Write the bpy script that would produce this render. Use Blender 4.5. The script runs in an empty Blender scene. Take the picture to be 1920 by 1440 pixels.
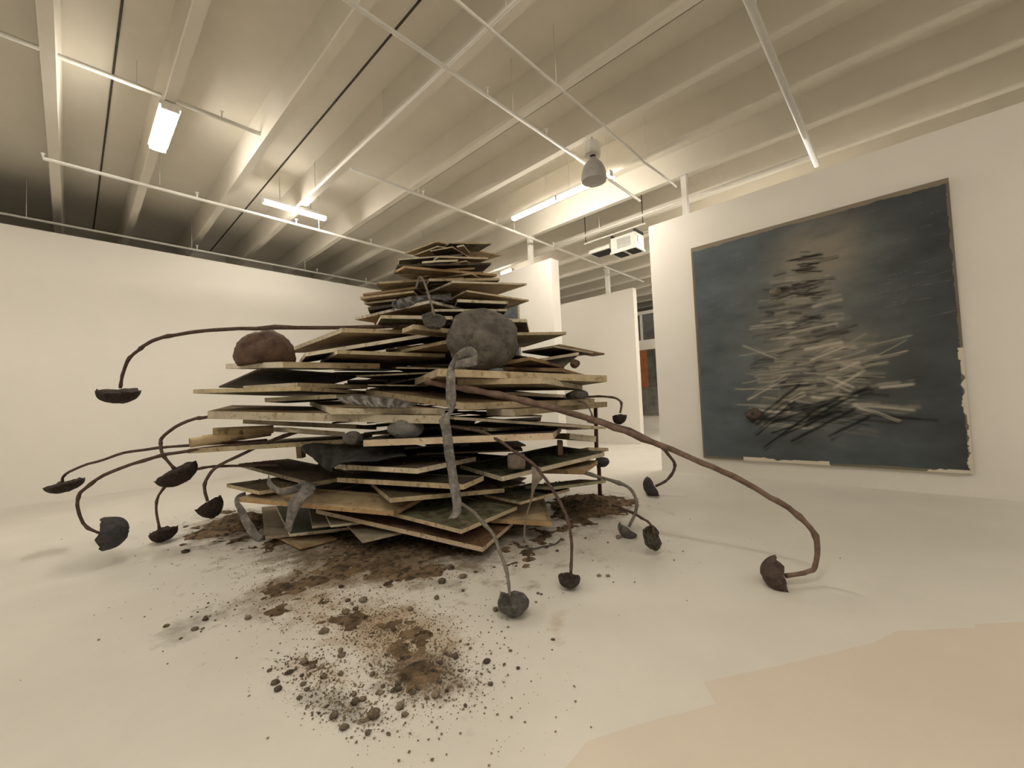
import bpy, bmesh, math, random
import numpy as np
from mathutils import Vector, Matrix, noise
scene = bpy.context.scene
COL = scene.collection
# ------------------------------------------------------------------ camera
cd = bpy.data.cameras.new('camera'); cam = bpy.data.objects.new('camera', cd); COL.objects.link(cam)
RT = Vector((0.68705, -0.72536, -0.04252)); UP = Vector((-0.00004, -0.05855, 0.99828)); FW = Vector((0.72661, 0.68587, 0.04025))
cam.matrix_world = Matrix(((RT.x, UP.x, -FW.x, 0), (RT.y, UP.y, -FW.y, 0), (RT.z, UP.z, -FW.z, 1.5), (0, 0, 0, 1)))
cd.sensor_width = 36; cd.lens = 784.67 / 1920 * 36; cd.clip_start = .05; cd.clip_end = 200
scene.camera = cam
# ------------------------------------------------------------------ world, exposure
wd = bpy.data.worlds.new('world'); scene.world = wd; wd.use_nodes = True
wd.node_tree.nodes['Background'].inputs[0].default_value = (1, .9, .75, 1); wd.node_tree.nodes['Background'].inputs[1].default_value = .02
vs = scene.view_settings; vs.view_transform = 'Standard'; vs.look = 'None'; vs.gamma = 1; vs.use_curve_mapping = False
vs.exposure = 1.97
LAMP_COL = (1.0, .915, .78, 1); LAMP_E = 26.0
random.seed(7); rng = np.random.default_rng(7)

# ------------------------------------------------------------------ helpers
def tag(o, label=None, cat=None, group=None, kind=None):
    if label: o['label'] = label
    if cat: o['category'] = cat
    if group: o['group'] = group
    if kind: o['kind'] = kind
    return o
def link(name, me, m=None, parent=None, loc=None):
    o = bpy.data.objects.new(name, me); COL.objects.link(o)
    if m is not None and me is not None:
        for x in (m if isinstance(m, (list, tuple)) else [m]): me.materials.append(x)
    if parent is not None: o.parent = parent
    if loc is not None: o.location = loc
    return o
def empty(name, loc=(0, 0, 0), rz=0):
    o = bpy.data.objects.new(name, None); COL.objects.link(o); o.location = loc; o.rotation_euler = (0, 0, rz); o.empty_display_size = .1
    return o
def pyd(name, v, f, smooth=False):
    me = bpy.data.meshes.new(name); me.from_pydata([tuple(p) for p in v], [], [tuple(q) for q in f]); me.update()
    if smooth: me.polygons.foreach_set('use_smooth', [True] * len(me.polygons))
    return me
class MB:
    def __init__(s): s.v = []; s.f = []
    def add(s, v, f):
        n = len(s.v); s.v += [tuple(p) for p in v]; s.f += [tuple(i + n for i in q) for q in f]; return s
    def box(s, a, b):
        (x0, y0, z0), (x1, y1, z1) = a, b
        return s.add([(x0, y0, z0), (x1, y0, z0), (x1, y1, z0), (x0, y1, z0), (x0, y0, z1), (x1, y0, z1), (x1, y1, z1), (x0, y1, z1)],
                     [(0, 3, 2, 1), (4, 5, 6, 7), (0, 1, 5, 4), (1, 2, 6, 5), (2, 3, 7, 6), (3, 0, 4, 7)])
    def prism(s, top, bot):
        n = len(top)
        return s.add(list(top) + list(bot), [tuple(range(n)), tuple(range(2 * n - 1, n - 1, -1))] + [(i, i + n, (i + 1) % n + n, (i + 1) % n) for i in range(n)])
    def tube(s, pts, rad, seg=8, cap=True, bump=0):
        pts = [Vector(p) for p in pts]; n = len(pts); vs_ = []; fs = []
        t0 = (pts[1] - pts[0]).normalized(); nx = t0.orthogonal().normalized()
        for i, p in enumerate(pts):
            t = (pts[min(i + 1, n - 1)] - pts[max(i - 1, 0)]).normalized()
            nx = (nx - t * nx.dot(t)).normalized(); ny = t.cross(nx)
            r = rad[i] if isinstance(rad, (list, tuple)) else rad
            for k in range(seg):
                a = 2 * math.pi * k / seg
                rr = r * (1 + bump * noise.noise((p.x * 23 + k, p.y * 23, p.z * 23))) if bump else r
                vs_.append(p + nx * (math.cos(a) * rr) + ny * (math.sin(a) * rr))
        for i in range(n - 1):
            for k in range(seg):
                fs.append((i * seg + k, i * seg + (k + 1) % seg, (i + 1) * seg + (k + 1) % seg, (i + 1) * seg + k))
        if cap: fs += [tuple(range(seg - 1, -1, -1)), tuple(range((n - 1) * seg, n * seg))]
        return s.add(vs_, fs)
    def lathe(s, prof, seg=20, base=(0, 0, 0)):
        n = len(prof); vs_ = []; fs = []
        for r, z in prof:
            for k in range(seg):
                a = 2 * math.pi * k / seg; vs_.append((base[0] + r * math.cos(a), base[1] + r * math.sin(a), base[2] + z))
        for i in range(n - 1):
            for k in range(seg): fs.append((i * seg + k, i * seg + (k + 1) % seg, (i + 1) * seg + (k + 1) % seg, (i + 1) * seg + k))
        return s.add(vs_, fs)
    def build(s, name, m, parent=None, loc=None, smooth=False):
        return link(name, pyd(name, s.v, s.f, smooth), m, parent, loc)
def catmull(pts, sub=6):
    P = [Vector(p) for p in pts]; P = [P[0] * 2 - P[1]] + P + [P[-1] * 2 - P[-2]]; out = []
    for i in range(1, len(P) - 2):
        for k in range(sub):
            t = k / sub
            out.append(.5 * ((2 * P[i]) + (P[i + 1] - P[i - 1]) * t + (2 * P[i - 1] - 5 * P[i] + 4 * P[i + 1] - P[i + 2]) * t * t + (3 * P[i] - P[i - 1] - 3 * P[i + 1] + P[i + 2]) * t ** 3))
    return out + [P[-2]]

# ------------------------------------------------------------------ materials
def mat(name, c1, c2=None, scale=6, rough=.7, bump=0, bscale=None, c3=None, s3=25, t3=(.55, .7), metal=0, vary=0, stretch=None, spec=.3):
    m = bpy.data.materials.new(name); m.use_nodes = True; nt = m.node_tree; N = nt.nodes; L = nt.links
    p = N['Principled BSDF']; p.inputs['Roughness'].default_value = rough; p.inputs['Metallic'].default_value = metal
    p.inputs['Specular IOR Level'].default_value = spec
    g = N.new('ShaderNodeNewGeometry'); pos = g.outputs['Position']
    if stretch:
        mp = N.new('ShaderNodeMapping'); mp.inputs['Scale'].default_value = stretch; L.new(pos, mp.inputs[0]); pos = mp.outputs[0]
    col = None
    if c2:
        n = N.new('ShaderNodeTexNoise'); n.inputs['Scale'].default_value = scale; n.inputs['Detail'].default_value = 6; n.inputs['Roughness'].default_value = .62; L.new(pos, n.inputs[0])
        r = N.new('ShaderNodeValToRGB'); r.color_ramp.elements[0].position = .35; r.color_ramp.elements[1].position = .65
        r.color_ramp.elements[0].color = (*c1, 1); r.color_ramp.elements[1].color = (*c2, 1); L.new(n.outputs[0], r.inputs[0]); col = r.outputs[0]
    else:
        rg = N.new('ShaderNodeRGB'); rg.outputs[0].default_value = (*c1, 1); col = rg.outputs[0]
    if c3:
        n3 = N.new('ShaderNodeTexNoise'); n3.inputs['Scale'].default_value = s3; n3.inputs['Detail'].default_value = 5; L.new(pos, n3.inputs[0])
        r3 = N.new('ShaderNodeValToRGB'); r3.color_ramp.elements[0].position = t3[0]; r3.color_ramp.elements[1].position = t3[1]; L.new(n3.outputs[0], r3.inputs[0])
        mx = N.new('ShaderNodeMix'); mx.data_type = 'RGBA'; L.new(r3.outputs[0], mx.inputs[0]); L.new(col, mx.inputs[6]); mx.inputs[7].default_value = (*c3, 1); col = mx.outputs[2]
    if vary:
        oi = N.new('ShaderNodeObjectInfo'); mr = N.new('ShaderNodeMapRange'); mr.inputs[3].default_value = 1 - vary; mr.inputs[4].default_value = 1 + vary; L.new(oi.outputs['Random'], mr.inputs[0])
        hs = N.new('ShaderNodeHueSaturation'); L.new(mr.outputs[0], hs.inputs['Value']); L.new(col, hs.inputs['Color']); col = hs.outputs[0]
    L.new(col, p.inputs['Base Color'])
    if bump:
        nb = N.new('ShaderNodeTexNoise'); nb.inputs['Scale'].default_value = bscale or scale * 4; nb.inputs['Detail'].default_value = 5; L.new(pos, nb.inputs[0])
        b = N.new('ShaderNodeBump'); b.inputs['Strength'].default_value = min(1, bump); b.inputs['Distance'].default_value = .02; L.new(nb.outputs[0], b.inputs['Height']); L.new(b.outputs[0], p.inputs['Normal'])
    return m
def emis(name, col, e):
    m = bpy.data.materials.new(name); m.use_nodes = True; nt = m.node_tree; nt.nodes.clear()
    o = nt.nodes.new('ShaderNodeOutputMaterial'); x = nt.nodes.new('ShaderNodeEmission'); x.inputs[0].default_value = col; x.inputs[1].default_value = e; nt.links.new(x.outputs[0], o.inputs[0]); return m
M = {}
M['wall'] = mat('wall_paint', (.77, .74, .69), (.79, .76, .71), 1.2, .75, .05, 60)
M['ceil'] = mat('ceiling_paint', (.73, .69, .61), (.77, .73, .65), 1.5, .85, .06, 40)
M['trimw'] = mat('white_metal_paint', (.76, .74, .69), (.7, .68, .63), 9, .5)
M['jointdark'] = mat('dark_joint', (.05, .045, .035), (.11, .1, .08), 14, .9)
M['metal'] = mat('grey_metal', (.36, .35, .33), (.45, .44, .42), 12, .4, metal=.4)
M['bell'] = mat('frosted_lens', (.36, .35, .33), (.42, .41, .38), 12, .35, spec=.5)
M['black'] = mat('dark_opening', (.03, .03, .03), (.05, .05, .045), 20, .9)
M['glass'] = mat('dark_pane', (.1, .1, .095), (.16, .16, .15), 2, .15, spec=.5)
M['lamp'] = emis('fluorescent_glow', LAMP_COL, LAMP_E)
# board faces
M['tan'] = mat('raw_tan_wood', (.33, .25, .145), (.47, .365, .23), 5, .65, .15, 60, c3=(.23, .165, .09), s3=9, vary=.25)
M['brown'] = mat('brown_board', (.18, .128, .072), (.3, .22, .13), 6, .75, .2, 50, c3=(.1, .072, .045), s3=14, vary=.25)
M['dark'] = mat('blackened_board', (.035, .028, .02), (.075, .06, .045), 7, .85, .3, 40, c3=(.14, .11, .08), s3=18, t3=(.6, .72))
M['green'] = mat('mossy_green_board', (0.094, 0.099, 0.061), (0.165, 0.160, 0.099), 5, .8, .3, 50, c3=(0.066, 0.050, 0.028), s3=11, t3=(.48, .62), vary=.2)
M['teal'] = mat('dark_green_board', (.045, .065, .045), (.075, .095, .065), 5, .7, .2, 50)
M['soil'] = mat('soil_covered_board', (.06, .042, .026), (.12, .09, .055), 12, .95, .9, 60, c3=(.2, .15, .1), s3=30, t3=(.62, .75))
M['soilred'] = mat('rusty_soil_board', (.11, .055, .03), (.2, .12, .07), 10, .95, .8, 60, c3=(.06, .04, .025), s3=25)
M['greytop'] = mat('grey_board', (0.241, 0.207, 0.149), (0.322, 0.276, 0.207), 5, .8, .2, 50, vary=.15)
# board edges
M['e_tan'] = mat('tan_lath', (.4, .32, .2), (.54, .445, .3), 7, .7, .2, 60, c3=(.25, .185, .105), s3=16, vary=.2)
M['e_pale'] = mat('pale_lath', (.52, .45, .325), (.68, .61, .475), 7, .7, .2, 60, c3=(.3, .235, .145), s3=17, t3=(.56, .7), vary=.15)
M['e_white'] = mat('whitewashed_lath', (0.660, 0.594, 0.462), (0.770, 0.715, 0.594), 7, .7, .2, 60, c3=(0.462, 0.374, 0.242), s3=15)
M['e_orange'] = mat('orange_brown_lath', (.37, .235, .115), (.5, .35, .195), 7, .65, .2, 60, c3=(.22, .135, .065), s3=14, vary=.15)
M['e_brown'] = mat('brown_lath', (0.243, 0.149, 0.081), (0.365, 0.243, 0.135), 7, .7, .2, 60, vary=.2)
M['e_grey'] = mat('weathered_lath', (0.297, 0.250, 0.176), (0.446, 0.378, 0.270), 8, .8, .2, 60, c3=(0.162, 0.128, 0.088), s3=16, vary=.2)
M['e_dark'] = mat('dark_lath', (.06, .048, .035), (.11, .09, .065), 8, .8, .2, 60)
M['e_green'] = mat('greenish_lath', (0.250, 0.237, 0.150), (0.350, 0.325, 0.213), 8, .8, .2, 60)
M['e_pinkpale'] = mat('pinkish_pale_lath', (.52, .4, .275), (.68, .56, .41), 7, .7, .2, 60, c3=(.24, .165, .1), s3=14, t3=(.58, .7))
M['e_speckled'] = mat('paint_speckled_lath', (.34, .28, .2), (.74, .7, .62), 16, .8, .4, 60, c3=(.14, .11, .075), s3=40, t3=(.6, .66))
# other things
M['stem'] = mat('dried_stem', (.075, .045, .035), (.15, .1, .08), 30, .8, .5, 120, vary=.2)
M['stembrown'] = mat('brown_stem', (.115, .075, .056), (.22, .145, .112), 9, .75, .5, 120)
M['stemgrey'] = mat('grey_stem', (.14, .125, .1), (.24, .22, .18), 26, .75, .4, 120)
M['hd_dark'] = mat('dark_seed_head', (.018, .012, .009), (.06, .04, .03), 40, .8, 1, 90)
M['hd_darkcup'] = mat('dark_cup_head', (.03, .024, .02), (.09, .07, .055), 40, .7, 1, 90)
M['hd_slate'] = mat('slate_seed_head', (.04, .04, .045), (.085, .08, .085), 25, .65, .8, 90)
M['hd_brown'] = mat('brown_seed_head', (.06, .04, .03), (.12, .085, .065), 25, .65, .8, 90, c3=(.02, .016, .014), s3=12)
M['hd_greycup'] = mat('grey_cup_head', (.06, .055, .05), (.16, .15, .135), 25, .5, .8, 90)
M['hd_seed'] = mat('seed_disc', (.03, .025, .02), (.17, .15, .12), 55, .8, 1, 120)
M['lead'] = mat('lead_sheet', (.12, .11, .1), (.25, .235, .215), 14, .5, .5, 60, metal=.35, c3=(.34, .32, .29), s3=28, t3=(.58, .72))
M['leaddark'] = mat('dark_lead', (.07, .07, .068), (.13, .125, .12), 10, .5, .3, 60, metal=.3)
M['leaf'] = mat('dried_leaf_grey', (.25, .21, .17), (.36, .31, .26), 18, .8, .3, 60)
M['blackcloth'] = mat('black_cloth', (.02, .019, .018), (.045, .042, .038), 12, .8, .4, 60)
M['greyrock'] = mat('grey_rock', (.075, .067, .058), (.175, .158, .136), 6, .85, 1, 30, c3=(.05, .044, .04), s3=9, t3=(.55, .75))
M['bluerock'] = mat('bluish_stone', (.15, .15, .14), (.23, .225, .205), 12, .85, .6, 60)
M['brownrock'] = mat('brown_rock', (.07, .04, .026), (.15, .092, .062), 7, .7, .8, 40, c3=(.06, .03, .02), s3=8)
M['block'] = mat('block_stone', (.13, .11, .085), (.2, .17, .135), 14, .85, .6, 60)
M['slate'] = M['hd_slate']
M['paper'] = mat('rolled_paper', (.46, .34, .19), (.58, .45, .27), 9, .75, c3=(.16, .14, .1), s3=5, t3=(.58, .64))
M['rod'] = mat('rusty_rod', (.075, .02, .015), (.12, .045, .03), 30, .6)
M['rubble'] = mat('rubble', (.09, .07, .05), (.24, .19, .135), 25, .95, .8, 80, vary=.5)
M['crumb'] = mat('soil_crumb', (.1, .075, .05), (.34, .25, .16), 7, .95)
M['dirt'] = mat('loose_soil', (.075, .05, .028), (.24, .165, .095), 5, .95, 1, 45, c3=(.045, .033, .022), s3=16, t3=(.5, .62))
M['wood'] = mat('prop_wood', (.14, .1, .06), (.22, .16, .1), 9, .8)
# ------------------------------------------------------------------ measured positions (metres)
BOARDS = [
 ((3.807, 3.853, 3.583), (-0.491, 0.259, -0.037), (0.091, 0.364, 0.022), 0.018, 'green', 'tan', 'green', {}, 'thin green-grey board jutting right at the very top of the tower'),
 ((3.19, 4.227, 3.566), (-0.048, 0.633, 0.015), (1.196, 0.017, 0.099), 0.018, 'tan', 'tan', 'tan', {}, 'small tan board peaking at the very top left of the tower'),
 ((3.206, 4.214, 3.503), (-0.008, 0.532, 0.028), (0.354, -0.026, 0.017), 0.018, 'brown', 'tan', 'brown', {}, 'narrow tan board just under the topmost left board'),
 ((3.294, 4.032, 3.462), (-0.104, 0.324, 0.016), (0.539, 0.184, -0.007), 0.016, 'brown', 'tan', 'dark', {}, 'dark brown board with pointed near corner close under the tower top'),
 ((3.397, 3.939, 3.483), (-0.041, 0.087, -0.002), (0.244, 0.164, 0.003), 0.019, 'tan', 'pale', 'brown', {}, 'short pale-edged board end poking out near the tower top'),
 ((2.917, 4.66, 3.39), (0.275, 0.475, 0.012), (0.606, -0.54, 0.052), 0.019, 'tan', 'pale', 'green', {}, 'pale-edged board with greenish underside at the left of the tower top'),
 ((3.71, 3.834, 3.36), (-0.546, 0.317, -0.013), (0.108, 0.262, 0.047), 0.023, 'brown', 'tan', 'brown', {}, 'thin board ending in a blunt right corner near the tower top'),
 ((3.175, 4.114, 3.272), (-0.259, 0.044, -0.051), (0.027, -0.288, -0.052), 0.022, 'tan', 'pale', 'dark', {}, 'short pale board end in the middle of the tower top'),
 ((3.467, 3.978, 3.31), (-0.447, 0.926, -0.034), (0.692, 0.411, 0.091), 0.016, 'tan', 'tan', 'tan', {}, 'wide tan board slanting across the front of the upper tower'),
 ((3.807, 3.879, 3.325), (-1.057, 0.559, -0.104), (0.145, 0.313, 0.011), 0.023, 'green', 'dark', 'dark', {}, 'dark greenish board corner at the right of the upper tower'),
 ((3.234, 4.057, 3.174), (0.061, 0.718, 0.073), (0.358, -0.092, 0.064), 0.022, 'brown', 'brown', 'brown', {}, 'red-brown board in the middle of the upper tower'),
 ((3.822, 3.794, 3.156), (-1.135, 0.39, -0.026), (0.038, 0.252, 0.015), 0.028, 'brown', 'orange', 'brown', {}, 'thick orange-brown board end at the right of the upper tower'),
 ((3.44, 3.852, 3.114), (-0.204, 0.469, 0.01), (0.624, 0.247, 0.01), 0.021, 'tan', 'tan', 'brown', {}, 'tan board with a blunt near corner above the grey strap'),
 ((3.756, 3.686, 3.067), (-0.762, 0.447, -0.044), (0.09, 0.176, 0.003), 0.033, 'tan', 'tan', 'dark', {}, 'tan board end below the orange-brown one in the tower'),
 ((2.653, 4.78, 3.069), (0.239, 0.281, 0.005), (0.775, -0.782, 0.024), 0.027, 'tan', 'tan', 'tan', {}, 'long tan board reaching left at the waist of the tower'),
 ((3.144, 3.873, 2.962), (0.124, 0.683, 0.029), (1.03, -0.28, 0.09), 0.024, 'tan', 'pale', 'tan', {}, 'large pale-edged board with a sharp right tip in the tower'),
 ((2.577, 4.985, 2.95), (0.729, 0.648, 0.016), (0.43, -0.56, 0.042), 0.03, 'brown', 'brown', 'brown', {}, 'brown board end at the far left of the tower waist'),
 ((2.509, 4.927, 2.885), (0.386, 0.37, 0.016), (0.419, -0.556, 0.033), 0.029, 'tan', 'tan', 'tan', {}, 'tan board with ragged left end under the brown one at the tower waist'),
 ((2.592, 4.983, 2.84), (0.535, 0.439, 0.049), (0.26, -0.333, 0.018), 0.026, 'tan', 'pale', 'brown', {}, 'short pale board end low on the left of the tower waist'),
 ((4.108, 3.512, 2.804), (-0.863, 0.231, 0.036), (0.147, 0.531, 0.018), 0.02, 'tan', 'tan', 'tan', {}, 'broad tan board pointing right below the sharp-tipped one'),
 ((3.695, 3.496, 2.721), (-0.514, 0.345, 0.019), (0.428, 0.622, 0.024), 0.035, 'brown', 'pale', 'dark', {}, 'pale blunt board end behind the top of the grey boulder'),
 ((3.661, 3.492, 2.622), (-0.717, 0.544, 0.002), (0.533, 0.724, 0.042), 0.029, 'green', 'pale', 'dark', {}, 'thin pale board end just above the right of the boulder'),
 ((2.596, 4.904, 2.76), (0.614, 0.943, 0.0), (0.813, -0.649, 0.142), 0.037, 'dark', 'dark', 'dark', {}, 'black board end at the left foot of the tower'),
 ((2.873, 3.957, 2.707), (-0.255, 1.335, -0.007), (0.884, 0.171, 0.002), 0.034, 'brown', 'speckled', 'brown', {}, 'board with paint-speckled white edges and a sharp near corner'),
 ((2.528, 4.466, 2.578), (0.18, 0.445, -0.015), (0.625, -0.557, -0.034), 0.041, 'brown', 'pale', 'green', {}, 'pale-edged board under the paint-speckled one with a short left end'),
 ((3.904, 3.386, 2.509), (-0.78, 0.907, 0.088), (0.704, 0.567, -0.009), 0.044, 'green', 'pale', 'dark', {}, 'thick pale board with dark underside right of the boulder top'),
 ((4.298, 3.081, 2.34), (-0.678, 0.399, -0.014), (0.661, 1.306, 0.035), 0.034, 'tan', 'tan', 'tan', {}, 'tan board with long pointed tip right of the boulder'),
 ((2.124, 4.622, 2.409), (-0.032, 1.655, -0.054), (1.052, -0.016, 0.066), 0.05, 'tan', 'tan', 'tan', {'edge2': 'pale'}, 'large tan board rising over the brown rock with a pale left edge'),
 ((2.655, 3.986, 2.405), (0.043, 0.304, -0.0), (0.973, -0.055, -0.015), 0.053, 'tan', 'tan', 'tan', {}, 'small wooden block end under the hanging grey cup'),
 ((1.848, 4.973, 2.15), (0.275, 0.937, 0.014), (1.51, -0.724, 0.298), 0.044, 'brown', 'white', 'dark', {}, 'long board with a whitewashed front edge slanting up to the boulder'),
 ((2.088, 4.682, 2.161), (0.249, 1.079, -0.011), (1.22, -0.407, -0.023), 0.043, 'brown', 'tan', 'brown', {'edge2': 'pale'}, 'tan board with a pale cut end below the whitewashed edge'),
 ((3.007, 3.769, 2.238), (-0.176, 1.21, -0.046), (0.827, 0.146, -0.026), 0.04, 'tan', 'tan', 'tan', {}, 'tan board tucked behind the left of the boulder'),
 ((4.189, 3.193, 2.174), (0.036, 0.579, -0.003), (0.814, -0.044, -0.044), 0.026, 'green', 'grey', 'dark', {}, 'grey-edged thin board with a long right tip'),
 ((4.308, 3.195, 2.197), (0.024, 0.223, -0.002), (1.048, -0.017, -0.062), 0.022, 'brown', 'brown', 'brown', {}, 'small brown slat lying on the grey-edged thin board'),
 ((4.478, 3.031, 2.085), (-0.407, 0.732, -0.078), (1.539, 1.377, 0.006), 0.036, 'green', 'pale', 'green', {}, 'pale green-edged board over the small hanging lump'),
 ((3.782, 3.254, 2.019), (-0.087, 0.323, -0.027), (1.138, 0.338, -0.042), 0.042, 'brown', 'orange', 'brown', {}, 'orange-brown board beside the foot of the boulder'),
 ((4.205, 3.104, 1.88), (-0.29, 0.741, 0.069), (1.144, 0.423, -0.033), 0.044, 'brown', 'brown', 'brown', {}, 'dark tan board just above the long right ledge board'),
 ((1.668, 5.137, 2.055), (-0.278, 1.251, 0.082), (1.038, -0.293, -0.01), 0.067, 'brown', 'tan', 'tan', {'edge2': 'white'}, 'huge thick board carrying the brown rock, white at its left end'),
 ((4.544, 2.679, 1.762), (0.463, 1.123, -0.033), (-1.914, 0.855, 0.106), 0.079, 'tan', 'tan', 'tan', {}, 'long thick ledge board under the boulder reaching far right'),
 ((3.556, 2.864, 1.735), (-0.584, 0.779, 0.032), (1.103, 0.256, -0.07), 0.062, 'tan', 'tan', 'tan', {'edge3': 'pale'}, 'thick tan board below the long right ledge with a pale right edge'),  # right edge takes the pale lath colour
 ((1.537, 5.486, 2.013), (-0.075, 1.633, -0.126), (1.286, 0.07, -0.055), 0.021, 'dark', 'dark', 'dark', {}, 'dark board slanting under the left end of the huge thick board'),
 ((0.981, 5.983, 1.788), (1.487, 0.949, -0.036), (0.787, -1.085, -0.029), 0.046, 'brown', 'tan', 'greytop', {}, 'brown-edged board with the farthest left tip below the brown rock'),
 ((1.787, 5.051, 1.812), (-0.259, 1.12, 0.025), (1.027, 0.333, -0.01), 0.051, 'brown', 'tan', 'brown', {'edge2': 'white'}, 'board with a whitish left end lying on the far-left tipped board'),
 ((1.55, 5.4, 1.655), (0.379, 0.437, -0.013), (0.586, -0.565, 0.009), 0.048, 'brown', 'grey', 'dark', {}, 'short grey board tongue left of the folded lead sheet'),
 ((2.856, 3.39, 1.498), (-0.129, 1.872, 0.24), (1.921, -0.372, -0.019), 0.074, 'brown', 'tan', 'brown', {}, 'long tan board crossing behind the lead ribbon under the long stem'),
 ((3.341, 3.128, 1.408), (-0.02, 0.43, 0.013), (2.22, 0.169, 0.017), 0.076, 'brown', 'tan', 'tan', {'edge2': 'pale'}, 'tan board with a pale sawn corner below the long stem'),
 ((4.043, 2.982, 1.55), (-0.485, 0.488, 0.06), (0.389, 0.229, -0.013), 0.037, 'brown', 'grey', 'dark', {}, 'grey weathered board below the right ledge with the lead lump'),
 ((1.067, 5.72, 1.53), (0.531, 1.299, 0.081), (1.648, -2.174, -0.156), 0.086, 'brown', 'pale', 'brown', {}, 'very long pale-edged board with dark top from which a stem bends left'),
 ((1.875, 4.365, 1.503), (0.483, 1.843, 0.121), (1.004, -0.608, -0.054), 0.063, 'tan', 'pale', 'brown', {}, 'thick pale board end with a slanting left face below the lead sheet'),
 ((1.398, 5.669, 1.416), (0.889, 1.146, -0.106), (0.986, -0.804, -0.12), 0.048, 'dark', 'grey', 'dark', {}, 'dirty grey board below the very long pale-edged board'),
 ((1.698, 5.102, 1.309), (0.208, 1.321, -0.032), (0.608, -0.097, -0.101), 0.054, 'green', 'pale', 'dark', {}, 'yellowish board end above the rolled tubes'),
 ((0.922, 5.972, 1.112), (1.026, 1.299, -0.047), (1.372, -1.032, 0.013), 0.053, 'brown', 'tan', 'brown', {}, 'ochre board carrying the rolled tubes on the left'),
 ((4.349, 2.611, 1.147), (0.349, 1.076, 0.024), (-1.563, 0.873, 0.212), 0.03, 'dark', 'grey', 'dark', {}, 'dark board with a thin weathered edge reaching the steel rod'),
 ((3.187, 3.34, 1.214), (-0.121, 0.629, 0.042), (1.654, 0.418, -0.081), 0.037, 'dark', 'grey', 'dark', {}, 'dark grimy board just above the pale orange-edged board'),
 ((4.225, 3.046, 1.139), (0.042, 0.381, 0.019), (0.784, 0.052, -0.051), 0.026, 'green', 'grey', 'dark', {}, 'grey-green board tip behind the steel rod'),
 ((2.099, 4.139, 1.159), (1.617, 1.108, -0.068), (1.267, -1.503, -0.0), 0.067, 'dark', 'pinkpale', 'dark', {}, 'board with a bright pale orange front edge under the round stone'),
 ((4.178, 3.012, 1.076), (1.339, 1.733, -0.141), (0.239, -0.219, -0.051), 0.069, 'brown', 'brown', 'dark', {'edge3': 'white'}, 'brown-edged board with a white right end beside the steel rod'),
 ((1.812, 4.799, 0.704), (-0.175, 2.112, 0.077), (0.691, 0.122, -0.027), 0.042, 'soil', 'grey', 'brown', {}, 'soil-covered board with its corner under the torn lead straps'),
 ((2.367, 3.58, 0.871), (-0.246, 1.326, -0.02), (0.929, 0.168, -0.01), 0.052, 'soil', 'pale', 'brown', {}, 'pale-edged board with dirt on top below the black cloth'),
 ((2.652, 3.215, 0.704), (-0.578, 1.516, 0.017), (0.422, 0.166, 0.002), 0.052, 'dark', 'tan', 'dark', {}, 'tan-edged board behind the lower end of the lead ribbon'),
 ((3.051, 3.082, 0.727), (0.206, 0.917, 0.028), (1.551, -0.277, 0.08), 0.048, 'green', 'pale', 'brown', {}, 'large green-topped board with a stone block lying on it'),
 ((4.711, 3.109, 0.845), (0.144, 1.088, -0.201), (0.406, -0.055, -0.049), 0.043, 'green', 'tan', 'brown', {}, 'green-tinged board ending at the steel rod above the green-topped one'),
 ((4.046, 2.76, 0.675), (-0.294, 0.851, -0.004), (0.704, 0.245, 0.002), 0.054, 'tan', 'orange', 'tan', {}, 'orange-tan board end with frayed canvas near the steel rod'),
 ((1.415, 5.172, 0.64), (-0.135, 0.752, 0.023), (0.777, -0.015, -0.012), 0.041, 'soil', 'tan', 'brown', {}, 'soil-strewn board tip reaching left low on the pile'),
 ((1.278, 5.45, 0.557), (0.437, 0.13, 0.049), (0.952, -1.645, -0.115), 0.045, 'tan', 'orange', 'brown', {}, 'orange-brown board low left with lead straps over it'),
 ((2.158, 3.744, 0.601), (0.36, 1.054, -0.014), (1.156, -0.433, -0.065), 0.046, 'soil', 'tan', 'brown', {}, 'board with a square near corner low in the middle of the pile'),
 ((3.741, 2.985, 0.509), (0.022, 0.416, -0.033), (0.864, -0.178, -0.048), 0.033, 'green', 'green', 'dark', {}, 'thin green board low on the right from which a stem bends down'),
 ((3.295, 3.061, 0.425), (0.037, 0.617, 0.0), (0.828, -0.046, -0.003), 0.031, 'green', 'tan', 'brown', {}, 'thin board with a tan edge above the tan corner board low right'),
 ((2.483, 3.064, 0.335), (-0.401, 2.12, 0.135), (0.866, 0.099, 0.019), 0.04, 'green', 'tan', 'brown', {}, 'big mossy green board low in front with crumbling edge'),
 ((2.629, 2.941, 0.159), (-0.71, 2.001, 0.21), (0.731, 0.307, 0.01), 0.045, 'soilred', 'pinkpale', 'brown', {}, 'lowest long board in front, its pale edge slanting to a near corner'),
 ((3.485, 2.798, 0.213), (-0.555, 0.705, 0.069), (0.815, 0.77, -0.009), 0.049, 'tan', 'orange', 'brown', {}, 'tan board low right with a grey stripe on its top'),
 ((1.683, 4.761, 0.05), (-0.041, 0.744, -0.0), (0.408, 0.057, -0.022), 0.025, 'tan', 'orange', 'brown', {}, 'tan board flat on the floor at the lowest left corner'),
 ((1.666, 5.021, 0.145), (0.347, 1.556, 0.008), (0.864, -0.242, -0.066), 0.032, 'teal', 'pale', 'brown', {}, 'dark green board low left with a pale front edge'),
 ((1.801, 4.752, 0.243), (0.3, 0.878, -0.002), (0.375, -0.171, -0.02), 0.025, 'greytop', 'grey', 'brown', {}, 'grey panel lying on the dark green board'),
 ((1.888, 4.486, 0.278), (0.177, 0.571, -0.003), (0.853, -0.282, -0.055), 0.025, 'greytop', 'pale', 'brown', {}, 'small pale grey panel beside the low front corner'),
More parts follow.
